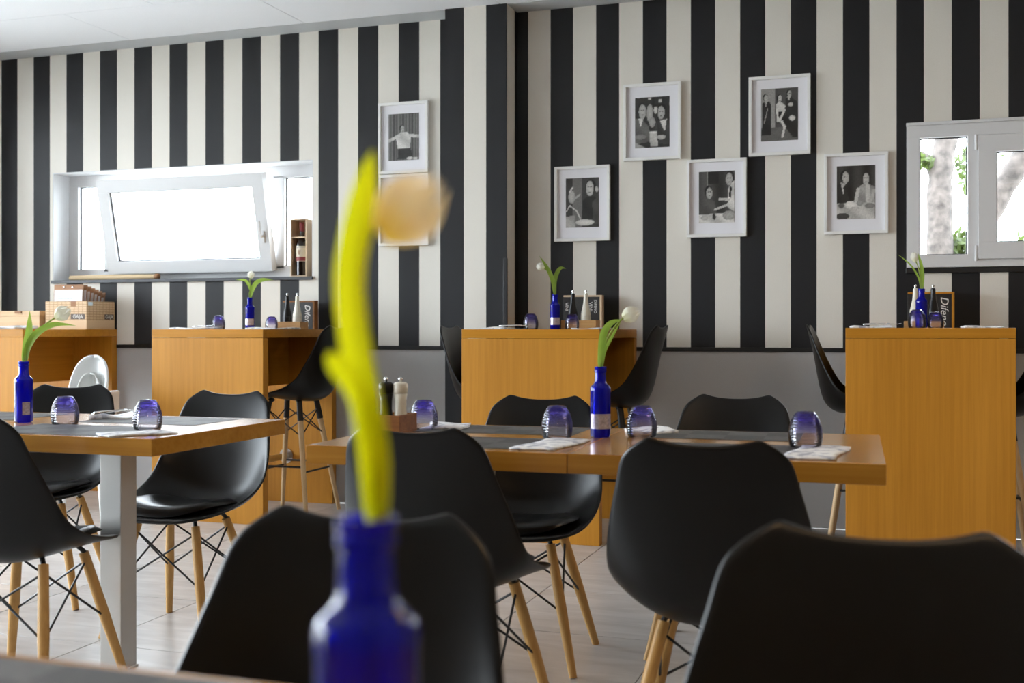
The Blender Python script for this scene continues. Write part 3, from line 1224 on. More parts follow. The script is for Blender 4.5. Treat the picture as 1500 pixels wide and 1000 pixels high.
def bgc(x, y):
    return .11 + .05 * math.sin(x * 62) + .03 * math.sin(x * 23)
PH = {}
PH[1] = (bgc, [('p', [(.30, .02), (.33, .28), (.72, .28), (.80, .02)], .03), ('p', [(.30, .26), (.24, .52), (.40, .60), (.60, .60), (.74, .50), (.70, .26)], .60),
               ('l', .34, .53, .05, .44, .045, .55), ('l', .66, .53, .97, .50, .045, .55), ('e', .05, .44, .06, .04, .45), ('e', .97, .50, .05, .035, .45)]
         + head(.45, .66, .085) + [('e', .70, .04, .10, .03, .6), ('e', .88, .03, .08, .03, .55)])
PH[2] = (lambda x, y: .10 + .05 * y, [('p', [(.1, 0), (.2, .5), (.45, .55), (.55, 0)], .04), ('p', [(.5, 0), (.6, .42), (.85, .45), (.95, 0)], .5)] + head(.33, .66, .1) + head(.72, .55, .09, side=-1))
PH[3] = (lambda x, y: .16 if x > .2 and x < .5 else .05, [('p', [(.48, .12), (.52, .55), (.68, .62), (.86, .62), (1, .55), (1, .04), (.85, .04)], .025), ('p', [(.82, .05), (.80, .5), (1, .66), (1, .05)], .07)]
         + head(.74, .78, .16, side=-1, skin=.5) + [('e', .93, .76, .05, .06, .45), ('e', .18, .62, .10, .13, .45), ('l', .12, .72, .20, .80, .025, .6), ('l', .22, .56, .42, .66, .03, .40),
         ('p', [(0, 0), (0, .22), (.26, .25), (.30, 0)], .42), ('e', .58, .10, .28, .06, .62), ('l', .02, .33, .12, .45, .012, .7), ('l', .12, .45, .34, .33, .012, .7), ('l', .34, .33, .46, .14, .014, .7)])
PH[4] = (lambda x, y: .025 + (.5 if (int(x * 13) * 7 + int(y * 17) * 5) % 23 == 0 and y > .8 else 0), [('p', [(0, .08), (0, .58), (.20, .58), (.40, .42), (.46, .12)], .13), ('p', [(.55, .08), (.58, .45), (.72, .56), (.95, .58), (1, .4), (1, .05)], .05),
         ('p', [(.10, .58), (.16, .40), (.24, .58)], .65), ('p', [(.72, .52), (.86, .30), (.92, .55)], .62), ('e', .43, .68, .09, .18, .4), ('e', .50, .50, .09, .10, .35), ('e', .60, .74, .06, .07, .55)]
         + head(.20, .72, .15) + head(.77, .68, .14, side=-1) + [('p', [(.42, .30), (.44, .03), (.66, .03), (.64, .30)], .48), ('e', .53, .30, .12, .025, .7), ('e', .76, .20, .12, .05, .45), ('e', .15, .22, .18, .05, .22), ('p', [(0, 0), (0, .12), (.3, 0)], .3)])
PH[5] = (lambda x, y: .06 + .03 * math.sin(x * 8), [('p', [(.24, .76), (.24, 1), (.56, 1), (.56, .76)], .018), ('l', .23, .72, .23, 1, .012, .3), ('p', [(.05, .15), (.10, .40), (.26, .50), (.44, .42), (.50, .16)], .10)]
         + head(.28, .58, .12) + [('p', [(.80, .30), (.82, .66), (.95, .80), (1, .8), (1, .2)], .66), ('p', [(.84, .50), (.86, .70), (.92, .68), (.90, .48)], .03)] + head(.86, .84, .13, side=-1)
         + [('l', .58, .46, .84, .44, .035, .5), ('l', .45, .26, .78, .34, .03, .5), ('p', [(0, 0), (0, .16), (1, .20), (1, 0)], .62), ('e', .84, .14, .17, .09, .35), ('e', .43, .12, .05, .06, .03), ('e', .16, .10, .10, .05, .45)])
PH[6] = (lambda x, y: (.30 if x < .38 else .07) if y > .25 else .12, [('p', [(.02, .12), (.03, .72), (.14, .78), (.26, .74), (.28, .12)], .022)] + head(.13, .82, .075)
         + [('p', [(.09, .78), (.13, .66), (.18, .78)], .6), ('l', .18, .62, .08, .34, .012, .35), ('p', [(.66, .25), (.66, .80), (.80, .84), (.98, .72), (.98, .05), (.86, .05)], .022)] + head(.76, .88, .07)
         + [('p', [(.71, .84), (.75, .74), (.80, .84)], .6), ('e', .80, .68, .07, .04, .5), ('e', .84, .42, .08, .05, .6), ('p', [(.42, .34), (.46, .58), (.62, .58), (.70, .32)], .02), ('p', [(.40, .56), (.40, .68), (.50, .76), (.66, .66), (.62, .56)], .55)]
         + head(.50, .80, .07, skin=.55) + [('l', .43, .60, .46, .38, .03, .6), ('l', .64, .58, .50, .38, .03, .6), ('l', .56, .36, .64, .26, .035, .6), ('l', .64, .26, .58, .08, .03, .6)])
PH[7] = (lambda x, y: .035 + .02 * math.sin(x * 14), [('p', [(0, .30), (.02, .62), (.10, .70), (.26, .60), (.34, .30)], .03), ('p', [(.10, .70), (.17, .46), (.22, .66)], .62), ('l', .19, .60, .21, .48, .02, .04)] + head(.22, .78, .12, skin=.45)
         + [('p', [(.52, .30), (.60, .62), (.74, .66), (.98, .60), (1, .30)], .34)] + head(.77, .74, .115, side=-1, skin=.5) + [('l', .56, .56, .50, .34, .045, .5), ('l', .80, .62, .80, .34, .05, .55), ('l', .98, .52, .86, .34, .05, .45),
         ('p', [(0, 0), (0, .30), (1, .30), (1, 0)], .55), ('e', .36, .27, .15, .07, .75), ('e', .12, .26, .08, .05, .10), ('e', .15, .06, .18, .06, .06), ('e', .86, .24, .13, .05, .22), ('e', .60, .30, .08, .06, .3), ('e', .48, .20, .12, .03, .5)])

def picture(k, x0, z0, label, w=.336, h=.442):
    t = thing('framed_photograph', label, 'picture', (x0 + w / 2, WY, z0), 0, 'white framed black and white photographs')
    hw = w / 2
    y1, y0 = -.001, -.030
    fr = bmesh.new()
    fw = .017
    box(fr, -hw, hw, y0, y1, h - fw, h, None, .0015)
    box(fr, -hw, hw, y0, y1, 0, fw, None, .0015)
    box(fr, -hw, -hw + fw, y0, y1, fw, h - fw, None, .0015)
    box(fr, hw - fw, hw, y0, y1, fw, h - fw, None, .0015)
    obj('frame', fr, 'white', t)
    bx('mat_board', 'matboard', t, -hw + fw * .8, hw - fw * .8, -.013, -.008, fw * .8, h - fw * .8)
    pw, ph = .202, .292
    z_ = (h - ph) / 2 + .006
    if k == 1:
        pw, ph, z_ = .206, .290, .082
    if k == 4:
        z_ = .072
    W_, H_ = 46, 64
    tone = paint(W_, H_, *PH[k])
    bm = bmesh.new()
    g = [[bm.verts.new((-pw / 2 + pw * i / W_, -.0136, z_ + ph * j / H_)) for i in range(W_ + 1)] for j in range(H_ + 1)]
    for j in range(H_):
        for i in range(W_):
            bm.faces.new((g[j][i], g[j][i + 1], g[j + 1][i + 1], g[j + 1][i]))
    me = mesh_of('photo_print', bm, 'print')
    at = me.color_attributes.new('tone', 'FLOAT_COLOR', 'POINT')
    for v, c in zip(range(len(tone)), tone):
        at.data[v].color = (c, c * .97, c * .92, 1)
    obj('photo_print', me, None, t)
    return t

picture(1, -3.040, 2.066, 'framed photo of a waiter in a white shirt with arms spread')
picture(2, -3.038, 1.618, 'framed photo half hidden behind the peach tulip head')
picture(3, -1.895, 1.618, 'framed photo of a dark-suited man with a plate of spaghetti')
picture(4, -1.478, 2.076, 'framed photo of two faces side by side behind a tall cup')
picture(5, -1.108, 1.622, 'framed photo of a waiter bending over a seated woman')
picture(6, -.760, 2.069, 'framed photo of a standing group around a woman in a dark skirt')
picture(7, -.352, 1.620, 'framed photo of a couple facing each other at a laid table')

# ------------------------------------------------------------------ bottles and tulips
def bottle_mesh():
    bm = bmesh.new()
    prof = [(.0, .0015), (.024, .0), (.0285, .003), (.0295, .010), (.0295, .128), (.0300, .131), (.0300, .140), (.0285, .145), (.0235, .150), (.0185, .155), (.0165, .163), (.0158, .182), (.0158, .186), (.0178, .188), (.0178, .193), (.0162, .195), (.0175, .197), (.0175, .203), (.0140, .203), (.0135, .190), (.0140, .160), (.0260, .138), (.0265, .012), (.0, .010)]
    rings = []
    n = 28
    for r, z in prof:
        if r == 0:
            rings.append([bm.verts.new((0, 0, z))])
        else:
            rings.append([bm.verts.new((r * math.cos(2 * PI * i / n), r * math.sin(2 * PI * i / n), z)) for i in range(n)])
    for A, B in zip(rings, rings[1:]):
        if len(A) == 1:
            for i in range(n):
                bm.faces.new((A[0], B[i], B[(i + 1) % n]))
        elif len(B) == 1:
            for i in range(n):
                bm.faces.new((A[i], B[0], A[(i + 1) % n]))
        else:
            bridge(bm, A, B)
    return mesh_of('glass_body', bm, 'cobalt', 'auto')
bottle_me = bottle_mesh()
bm = bmesh.new()
A_, B_ = [], []
for i in range(17):
    a_ = R(-160) + R(140) * i / 16
    A_.append(bm.verts.new((.0300 * math.cos(a_), .0300 * math.sin(a_), .026)))
    B_.append(bm.verts.new((.0300 * math.cos(a_), .0300 * math.sin(a_), .068)))
for i in range(16):
    bm.faces.new((A_[i], A_[i + 1], B_[i + 1], B_[i]))
label_me = mesh_of('label', bm, 'label', True)
bm = bmesh.new()
A_, B_ = [], []
for i in range(9):
    a_ = R(-75) + R(48) * i / 8
    A_.append(bm.verts.new((.0300 * math.cos(a_), .0300 * math.sin(a_), .026)))
    B_.append(bm.verts.new((.0300 * math.cos(a_), .0300 * math.sin(a_), .068)))
for i in range(8):
    bm.faces.new((A_[i], A_[i + 1], B_[i + 1], B_[i]))
label_small = mesh_of('label', bm, 'label', True)

def bottle(x, y, z, label, lab=label_me, s=1.0, rz=YAW):
    t = thing('blue_bottle', label, 'bottle', (x, y, z), rz, 'cobalt blue bottles used as vases')
    t.scale = (s, s, s)
    obj('glass_body', bottle_me, None, t)
    if lab:
        obj('label', lab, None, t)
    return t

def leaf_mesh(pts, width, m, name='leaf', fold=.35, nrm=Vector((0, -1, 0)), blunt=.7):
    q = spline(pts, 20)
    bm = bmesh.new()
    g = []
    for i, p in enumerate(q):
        p = Vector(p)
        a_ = Vector(q[max(0, i - 1)])
        b_ = Vector(q[min(19, i + 1)])
        tn = (b_ - a_).normalized()
        sd = tn.cross(nrm)
        if sd.length < 1e-3:
            sd = Vector((1, 0, 0))
        sd.normalize()
        nn = sd.cross(tn).normalized()
        v = i / 19
        w = width * (.14 + .86 * (math.sin(PI * min(1, (v * .85 + .15))) ** .8 if blunt < .75 else 1)) * (1 if v < blunt else max(.04, math.cos((v - blunt) / (1 - blunt) * PI / 2)))
        w *= min(1, .45 + 4 * v)
        g.append([bm.verts.new(p + sd * (w * u) + nn * (fold * w * abs(u) ** 1.5)) for u in (-.5, -.25, 0, .25, .5)])
    for A, B in zip(g, g[1:]):
        for j in range(4):
            bm.faces.new((A[j], A[j + 1], B[j + 1], B[j]))
    return mesh_of(name, bm, m, True)

def petal_mesh(L_, rad, ang, span, m, inner=0):
    bm = bmesh.new()
    n, k = 12, 8
    g = []
    for i in range(n):
        v = i / (n - 1)
        r = rad * (.15 + .92 * math.sin(PI * (.08 + .85 * v))) * (1 - inner * .12)
        wv = math.sin(PI * min(1, .22 + .78 * v)) ** .55 if v < .985 else .12
        z = L_ * v
        rr = []
        for j in range(k + 1):
            u = -1 + 2 * j / k
            a_ = ang + u * span * wv
            rr.append(bm.verts.new((r * math.cos(a_), r * math.sin(a_), z - .05 * L_ * u * u)))
        g.append(rr)
    for A, B in zip(g, g[1:]):
        for j in range(k):
            bm.faces.new((A[j], A[j + 1], B[j + 1], B[j]))
    me = mesh_of('petal', bm, m, True)
    at = me.attributes.new('along', 'FLOAT', 'POINT')
    for v in me.vertices:
        at.data[v.index].value = max(0, min(1, v.co.z / L_))
    return me

def tulip(x, y, z, label, stem, leaves, flower, stem_m='stem', leaf_m='leaf', petal_m='petal', r=.0028, rz=YAW):
    """points in metres from the foot of the bottle: (right, away, up)"""
    t = thing('tulip', label, 'flower', (x, y, z), rz, 'tulips in the blue bottles')
    bm = bmesh.new()
    tube(bm, spline(stem, 22), r, 8)
    obj('stem', bm, stem_m, t, True)
    for pts, w in leaves:
        o = obj('leaf', leaf_mesh(pts, w, leaf_m, blunt=.85 if leaf_m == 'leaf_yellow' else .7), None, t)
    pos, dr, L_, rad = flower
    mt = Matrix.Translation(Vector(pos)) @ Vector(dr).normalized().to_track_quat('Z', 'Y').to_matrix().to_4x4()
    for i in range(6):
        me = petal_mesh(L_ * (1 if i % 2 else .97), rad, i * PI / 3, .68, petal_m, i % 2)
        o = obj('petal', me, None, t)
        o.matrix_local = mt
    return t

BL = .203   # bottle mouth height
# left dining table
bottle(-2.746, 3.085, DT, 'small cobalt blue bottle on the left dining table', label_small)
tulip(-2.746, 3.085, DT, 'white tulip arching right over the left dining table',
      [(0, 0, .012), (.004, 0, .12), (.007, 0, .205), (.018, .004, .262), (.055, .01, .315), (.105, .012, .352)],
      [([(.002, 0, .19), (.010, 0, .25), (.018, .004, .31), (.016, .01, .372)], .027), ([(.006, 0, .195), (.014, -.004, .245), (.05, -.012, .297), (.11, -.02, .326), (.185, -.025, .322)], .024)],
      ((.103, .012, .348), (.75, 0, .55), .056, .024))
# middle dining table
bottle(-.793, 3.18, DT, 'cobalt blue bottle with a silver label on the middle dining table')
tulip(-.793, 3.18, DT, 'white tulip leaning right on the middle dining table',
      [(0, 0, .012), (.001, 0, .13), (.002, 0, .205), (.012, .002, .262), (.035, .004, .308), (.068, .004, .345)],
      [([(0, 0, .19), (.002, -.004, .235), (.008, -.008, .295), (.030, -.012, .328), (.066, -.014, .338)], .022), ([(.004, 0, .195), (.012, .006, .245), (.036, .010, .292), (.062, .012, .336)], .010)],
      ((.066, .004, .342), (.86, 0, .42), .052, .022))
# bar tables
bottle(-3.726, 6.10, 1.10, 'cobalt blue bottle on the bar table below the wine bottle box', label_me, .95)
tulip(-3.726, 6.10, 1.10, 'pale tulip with two flat spread leaves on the bar table below the window',
      [(0, 0, .012), (0, 0, .12), (-.002, 0, .196), (.006, 0, .255), (.002, -.01, .298), (.012, -.02, .322)],
      [([(0, 0, .185), (.012, 0, .235), (.042, -.005, .285), (.09, -.01, .303), (.145, -.012, .300)], .028), ([(.004, 0, .235), (-.006, -.004, .272), (-.03, -.008, .300), (-.085, -.01, .302)], .018)],
      ((.012, -.016, .315), (.05, -.6, .7), .048, .021))
bottle(-1.782, 6.10, 1.10, 'cobalt blue bottle on the bar table by the pillar', label_me, .95)
tulip(-1.782, 6.10, 1.10, 'white tulip tilted left on the bar table by the pillar',
      [(0, 0, .012), (-.001, 0, .12), (-.004, 0, .196), (-.012, 0, .26), (-.035, .002, .315), (-.062, .004, .342)],
      [([(0, 0, .185), (-.010, -.004, .265), (-.040, -.008, .335), (-.088, -.01, .410)], .025), ([(.002, 0, .185), (-.002, .004, .255), (.012, .004, .315), (.034, .002, .342), (.062, 0, .338)], .024)],
      ((-.060, .004, .340), (-.85, 0, .4), .050, .021))
bottle(.140, 5.95, 1.106, 'cobalt blue bottle on the rightmost bar table, behind two glasses', None, .95)
tulip(.140, 5.95, 1.106, 'small closed tulip with thin leaves on the rightmost bar table',
      [(0, 0, .012), (0, 0, .12), (-.002, 0, .196), (-.006, 0, .25), (-.018, 0, .305), (-.030, 0, .330)],
      [([(0, 0, .18), (.004, 0, .25), (-.004, -.004, .31), (-.022, -.006, .375)], .020), ([(-.002, 0, .18), (-.014, 0, .245), (-.055, .002, .312), (-.118, .004, .364)], .009)],
      ((-.028, 0, .326), (-.25, 0, .95), .050, .019))
# the near one
NX, NY = -.2835, .5885
bottle(NX, NY, DT, 'big out-of-focus cobalt blue bottle in the foreground', None, 1.0)
tulip(NX, NY, DT, 'out-of-focus peach tulip with long yellow leaves in the foreground',
      [(0, 0, .012), (.003, 0, .12), (.007, 0, .205), (.001, .004, .275), (-.008, .006, .330), (-.004, .006, .362), (.009, .004, .372)],
      [([(.006, 0, .185), (.005, -.002, .235), (.000, -.004, .270), (-.006, -.005, .305), (-.009, -.004, .338), (-.005, -.001, .368), (.003, .003, .412)], .0175),
       ([(.006, 0, .20), (.005, -.004, .245), (-.004, -.010, .275), (-.020, -.014, .297)], .0125)],
      ((.007, .004, .366), (.80, .05, .62), .046, .0185), 'leaf_yellow', 'leaf_yellow', 'petal_peach', .0036)

# ------------------------------------------------------------------ tumblers (upside down)
def tumbler_mesh():
    bm = bmesh.new()
    h = .092
    prof = [(.0395, 0), (.0420, .008), (.0440, .022), (.0442, .036), (.0420, .052), (.0370, .068), (.0295, .082), (.0225, .0905), (.0, .092)]
    inn = [(.0, .074), (.020, .073), (.031, .062), (.0385, .048), (.0410, .034), (.0410, .022), (.0395, .010), (.0375, 0)]
    n = 32
    def rg(r, z):
        return [bm.verts.new((r * math.cos(2 * PI * i / n), r * math.sin(2 * PI * i / n), z)) for i in range(n)] if r > 0 else [bm.verts.new((0, 0, z))]
    rings = [rg(r, z) for r, z in prof]
    rin = [rg(r, z) for r, z in inn]
    def br(A, B):
        if len(B) == 1:
            for i in range(n):
                bm.faces.new((A[i], A[(i + 1) % n], B[0]))
        elif len(A) == 1:
            for i in range(n):
                bm.faces.new((A[0], B[(i + 1) % n], B[i]))
        else:
            bridge(bm, A, B)
    for A, B in zip(rings, rings[1:]):
        br(A, B)
    for A, B in zip(rin, rin[1:]):
        br(A, B)
    bridge(bm, rin[-1], rings[0])
    return mesh_of('tumbler', bm, 'tumbler', True)
tum_me = tumbler_mesh()

def tumbler(x, y, z, label, s=1.0):
    o = obj('tumbler', tum_me, None, None, loc=(x, y, z))
    o.scale = (s, s, s)
    o.rotation_euler = (0, 0, random.random() * 6)
    return tag(o, label, 'glass', 'violet tumblers standing upside down')

MT = .0012  # thickness of a paper mat
tumbler(-2.562, 3.065, DT, 'upside-down violet glass beside the blue bottle on the left table')
tumbler(-2.185, 2.985, DT + MT, 'upside-down violet glass near the right end of the left table')
tumbler(-1.378, 3.266, DT, 'upside-down violet glass next to the mill caddy')
tumbler(-.895, 3.085, DT + MT + .003, 'upside-down violet glass just left of the middle blue bottle')
tumbler(-.682, 3.225, DT, 'upside-down violet glass just right of the middle blue bottle')
tumbler(-.213, 3.06, DT + MT + .003, 'upside-down violet glass at the right end of the middle table')
tumbler(-3.948, 6.10, 1.10, 'upside-down violet glass left of the bottle on the bar table below the window', .93)
tumbler(-3.535, 6.03, 1.10, 'upside-down violet glass right of the bottle on the bar table below the window', .85)
tumbler(-1.917, 6.08, 1.10, 'upside-down violet glass left of the bottle on the bar table by the pillar', .96)
tumbler(-1.655, 6.00, 1.10, 'upside-down violet glass in front of the mills on the bar table by the pillar', .90)
tumbler(.118, 5.86, 1.106, 'upside-down violet glass left one of two on the rightmost bar table', .98)
tumbler(.203, 5.90, 1.106, 'upside-down violet glass right one of two on the rightmost bar table', .86)

# ------------------------------------------------------------------ placemats, napkins, cutlery
def placemat(x, y, z, label, w=.42, d=.29, rz=0):
    bm = bmesh.new()
    n = 10
    g = [[[bm.verts.new((-w / 2 + w * i / n, -d / 2 + d * j / 6, s * MT)) for i in range(n + 1)] for j in range(7)] for s in (0, 1)]
    for j in range(6):
        for i in range(n):
            bm.faces.new((g[1][j][i], g[1][j][i + 1], g[1][j + 1][i + 1], g[1][j + 1][i]))
            bm.faces.new((g[0][j][i], g[0][j + 1][i], g[0][j + 1][i + 1], g[0][j][i + 1]))
    for i in range(n):
        bm.faces.new((g[0][0][i], g[0][0][i + 1], g[1][0][i + 1], g[1][0][i]))
        bm.faces.new((g[0][6][i + 1], g[0][6][i], g[1][6][i], g[1][6][i + 1]))
    for j in range(6):
        bm.faces.new((g[0][j + 1][0], g[0][j][0], g[1][j][0], g[1][j + 1][0]))
        bm.faces.new((g[0][j][n], g[0][j + 1][n], g[1][j + 1][n], g[1][j][n]))
    o = obj('placemat', bm, 'placemat', None, loc=(x, y, z))
    o.rotation_euler = (0, 0, rz)
    return tag(o, label, 'placemat', 'grey paper placemats')

placemat(-1.135, 2.925, DT, 'grey placemat in front of the left middle-table chair seen from behind', .44, .29, RZ)
placemat(-.40, 2.955, DT, 'grey placemat in front of the right middle-table chair seen from behind', .44, .29, RZ)
placemat(-1.135, 3.315, DT, 'grey placemat on the far side of the middle table, left of the blue bottle', .50, .27, RZ)
placemat(-.455, 3.345, DT, 'grey placemat on the far side of the middle table, right of the blue bottle', .42, .27, RZ)
placemat(-2.41, 2.90, DT, 'grey placemat at the front of the left table', .46, .30)
placemat(-2.36, 3.29, DT, 'grey placemat at the back of the left table under the window light', .46, .29)
placemat(-3.05, 3.28, DT, 'grey placemat behind the blue bottle on the left table', .42, .29)
placemat(-.72, .70, DT, 'out-of-focus grey placemat on the near table in the bottom left corner', .50, .33)

def napkin(x, y, z, label, w, d, rz, th=.006):
    bm = bmesh.new()
    n, k = 12, 8
    rnd = random.Random(int(abs(x) * 1000))
    ph = rnd.random() * 6
    top, bot = [], []
    for j in range(k + 1):
        a_, b_ = [], []
        for i in range(n + 1):
            u, v = i / n, j / k
            edge = min(u, 1 - u, v, 1 - v)
            lift = th * (.55 + .45 * math.sin(u * 5 + v * 3 + ph)) * (1 if edge > .05 else .75)
            px_ = -w / 2 + w * u + .006 * math.sin(v * 7 + ph)
            py_ = -d / 2 + d * v + .005 * math.sin(u * 6 + ph)
            a_.append(bm.verts.new((px_, py_, lift + .002)))
            b_.append(bm.verts.new((px_, py_, 0)))
        top.append(a_)
        bot.append(b_)
    for j in range(k):
        for i in range(n):
            bm.faces.new((top[j][i], top[j][i + 1], top[j + 1][i + 1], top[j + 1][i]))
            bm.faces.new((bot[j][i], bot[j + 1][i], bot[j + 1][i + 1], bot[j][i + 1]))
    for i in range(n):
        bm.faces.new((bot[0][i], bot[0][i + 1], top[0][i + 1], top[0][i]))
        bm.faces.new((bot[k][i + 1], bot[k][i], top[k][i], top[k][i + 1]))
    for j in range(k):
        bm.faces.new((bot[j + 1][0], bot[j][0], top[j][0], top[j + 1][0]))
        bm.faces.new((bot[j][n], bot[j + 1][n], top[j + 1][n], top[j][n]))
    o = obj('napkin', bm, 'napkin', None, True, (x, y, z))
    o.rotation_euler = (0, 0, rz)
    return tag(o, label, 'napkin', 'folded printed paper napkins')

napkin(-.862, 2.93, DT + MT, 'printed napkin under the glass left of the middle blue bottle', .125, .30, R(-4), .0035)
napkin(-.175, 2.945, DT + MT, 'printed napkin at the right end of the middle table', .125, .31, R(-5), .0035)
napkin(-1.335, 3.36, DT + MT, 'printed napkin beside the mill caddy on the middle table', .13, .20, R(12), .008)
napkin(-.695, 3.40, DT, 'printed napkin right of the middle blue bottle', .14, .15, R(20), .012)
napkin(-2.115, 2.83, DT + MT, 'printed napkin in front of the right glass on the left table', .13, .20, R(-35), .004)
napkin(-2.58, 3.35, DT, 'crumpled printed napkin at the back of the left table', .16, .16, R(25), .020)
napkin(-3.98, 5.90, 1.10, 'napkin at the left front of the bar table below the window', .17, .30, 0, .010)
napkin(-3.45, 5.90, 1.10, 'napkin at the right edge of the bar table below the window', .17, .34, 0, .010)
napkin(-2.03, 5.90, 1.10, 'napkin at the left edge of the bar table by the pillar', .18, .34, 0, .012)
napkin(-1.51, 5.90, 1.10, 'napkin at the right edge of the bar table by the pillar', .16, .34, 0, .008)
napkin(-.09, 5.84, 1.106, 'napkin at the left of the rightmost bar table', .20, .32, 0, .012)
napkin(.405, 5.84, 1.106, 'napkin at the right of the rightmost bar table', .17, .34, 0, .010)

def fork(x, y, z, label, rz, tilt=0):
    t = thing('fork', label, 'cutlery', (x, y, z), rz, 'steel forks on the napkins')
    bm = bmesh.new()
    tube(bm, [(0, -.09, .004), (0, -.04, .007), (0, .02, .009), (0, .035, .007)], [.005, .004, .003, .004], 8)
    o = obj('handle', bm, 'chrome', t, True)
    bm = bmesh.new()
    box(bm, -.011, .011, .033, .055, .005, .008, None, .001)
    for k in range(4):
        xx = -.009 + .006 * k
        tube(bm, [(xx, .053, .0065), (xx, .075, .006), (xx, .095, .010)], [.0014, .0014, .0008], 6)
    obj('tines', bm, 'chrome', t, True)
    for c in t.children:
        c.rotation_euler = (R(tilt), 0, 0)
    return t
fork(-2.545, 3.31, DT + .020, 'steel fork on the crumpled napkin of the left table', R(-20))
fork(-1.955, 5.92, 1.113, 'steel fork on the napkin left of the glass, bar table by the pillar', R(-70))
fork(-3.93, 5.96, 1.111, 'steel fork on the napkin of the bar table below the window', R(-60))
fork(-.045, 5.86, 1.119, 'steel fork on the left napkin of the rightmost bar table', R(-75))

# ------------------------------------------------------------------ mills and caddies
def bar_mill(x, y, z, m, label):
    t = thing('slim_mill', label, 'grinder', (x, y, z), 0, 'slim salt and pepper mills on the bar tables')
    t.scale = (1.15, 1.15, 1.27)
    bm = bmesh.new()
    lathe(bm, [(.020, 0), (.0235, .004), (.0245, .030), (.0240, .052)], 24)
    obj('base', bm, m, t, 'auto')
    bm = bmesh.new()
    lathe(bm, [(.0240, .053), (.0235, .062), (.0180, .085), (.0125, .108), (.0100, .135), (.0098, .150), (.006, .153)], 24)
    obj('neck', bm, m, t, 'auto')
    bm = bmesh.new()
    lathe(bm, [(.003, .152), (.003, .157), (.0055, .159), (.0055, .164), (.002, .167)], 12)
    obj('knob', bm, 'chrome', t, 'auto')
    return t

def caddy(x0, x1, y0, y1, z, h, m, label):
    t = thing('caddy', label, 'caddy', ((x0 + x1) / 2, (y0 + y1) / 2, z), 0, 'wooden caddies for the mills')
    w, d = (x1 - x0) / 2, (y1 - y0) / 2
    bx('bottom_board', m, t, -w, w, -d, d, 0, .008)
    for s in (-1, 1):
        bx('long_side', m, t, -w, w, s * d - (.008 if s > 0 else 0), s * d + (.008 if s < 0 else 0), .0081, h, .001)
        bx('short_side', m, t, s * w - (.008 if s > 0 else 0), s * w + (.008 if s < 0 else 0), -d + .0081, d - .0081, .0081, h, .001)
    return t

def menu_box(x0, x1, y0, y1, z, h, label, edge='crate_up', txt='Difeno', side=None):
    t = thing('menu_box', label, 'box', ((x0 + x1) / 2, (y0 + y1) / 2, z), 0, 'black boxes behind the mills')
    w, d = (x1 - x0) / 2, (y1 - y0) / 2
    ew = .010
    bx('board', 'slate', t, -w, w - .013, -d, d, 0, h - ew, .001)
    bx('top_edge', edge, t, -w, w, -d, d, h - ew + .0003, h, .001)
    bx('side_edge', edge, t, w - .0127, w, -d, d, 0, h - ew, .001)
    if txt:
        o = obj('lettering', text_mesh(txt, h * .29, 'ink_white', .25), None, t)
        o.rotation_euler = (R(90), R(90), 0)
        o.location = (w - .050, -d - .0006, h * .47)
    return t

# bar table below the window
caddy(-3.53, -3.375, 6.09, 6.19, 1.10, .045, 'caddywood', 'small oak caddy on the bar table below the window')
bar_mill(-3.49, 6.14, 1.108, 'mill_black', 'slim black mill on the bar table below the window')
bar_mill(-3.422, 6.14, 1.108, 'mill_white', 'slim ivory mill on the bar table below the window')
menu_box(-3.665, -3.44, 6.39, 6.44, 1.10, .180, 'black box lettered in script on the bar table below the window', 'walnut')
# bar table by the pillar
caddy(-1.755, -1.555, 6.13, 6.23, 1.10, .050, 'caddywood', 'small oak caddy on the bar table by the pillar')
bar_mill(-1.700, 6.18, 1.108, 'mill_black', 'slim black mill on the bar table by the pillar')
bar_mill(-1.625, 6.18, 1.108, 'mill_white', 'slim ivory mill on the bar table by the pillar')
mb = menu_box(-1.815, -1.585, 6.39, 6.44, 1.10, .197, 'dark book-like box with pale edge on the bar table by the pillar', 'crate_up', None)
for i, (dx, s_, txt) in enumerate(((-.095, .026, 'VINI'), (.048, .030, 'VINI'), (.076, .022, 'DIFENO'))):
    o = obj('lettering', text_mesh(txt, s_, 'ink_white'), None, mb)
    o.rotation_euler = (R(90), R(90), 0)
    o.location = (dx, -.0256, .13)
# rightmost bar table
caddy(.06, .25, 6.08, 6.18, 1.106, .035, 'caddywood', 'small oak caddy on the rightmost bar table')
bar_mill(.115, 6.13, 1.114, 'mill_white', 'slim ivory mill on the rightmost bar table')
bar_mill(.200, 6.13, 1.114, 'mill_black', 'slim black mill on the rightmost bar table')
menu_box(.082, .313, 6.39, 6.44, 1.106, .190, 'black box lettered in script on the rightmost bar table', 'oak_v')

# dining table caddy with two big mills
cad = caddy(-1.485, -1.375, 3.075, 3.205, DT, .055, 'walnut', 'brown wooden caddy with two mills on the middle dining table')
def big_mill(x, y, z, m, label):
    t = thing('pepper_mill', label, 'grinder', (x, y, z), 0, 'turned salt and pepper mills in the brown caddy')
    bm = bmesh.new()
    lathe(bm, [(.023, 0), (.0245, .006), (.0215, .030), (.0175, .060), (.0178, .085), (.0205, .108)], 24)
    obj('body', bm, m, t, True)
    bm = bmesh.new()
    lathe(bm, [(.0195, .1085), (.0215, .113), (.0225, .125), (.0220, .136), (.016, .142), (.006, .143)], 24)
    obj('cap', bm, m, t, True)
    bm = bmesh.new()
    lathe(bm, [(.003, .143), (.003, .146), (.0065, .149), (.0068, .153), (.004, .157), (.001, .158)], 14)
    obj('knob', bm, 'chrome', t, True)
    return t
big_mill(-1.448, 3.14, DT + .008, 'mill_black', 'black turned pepper mill in the brown caddy')
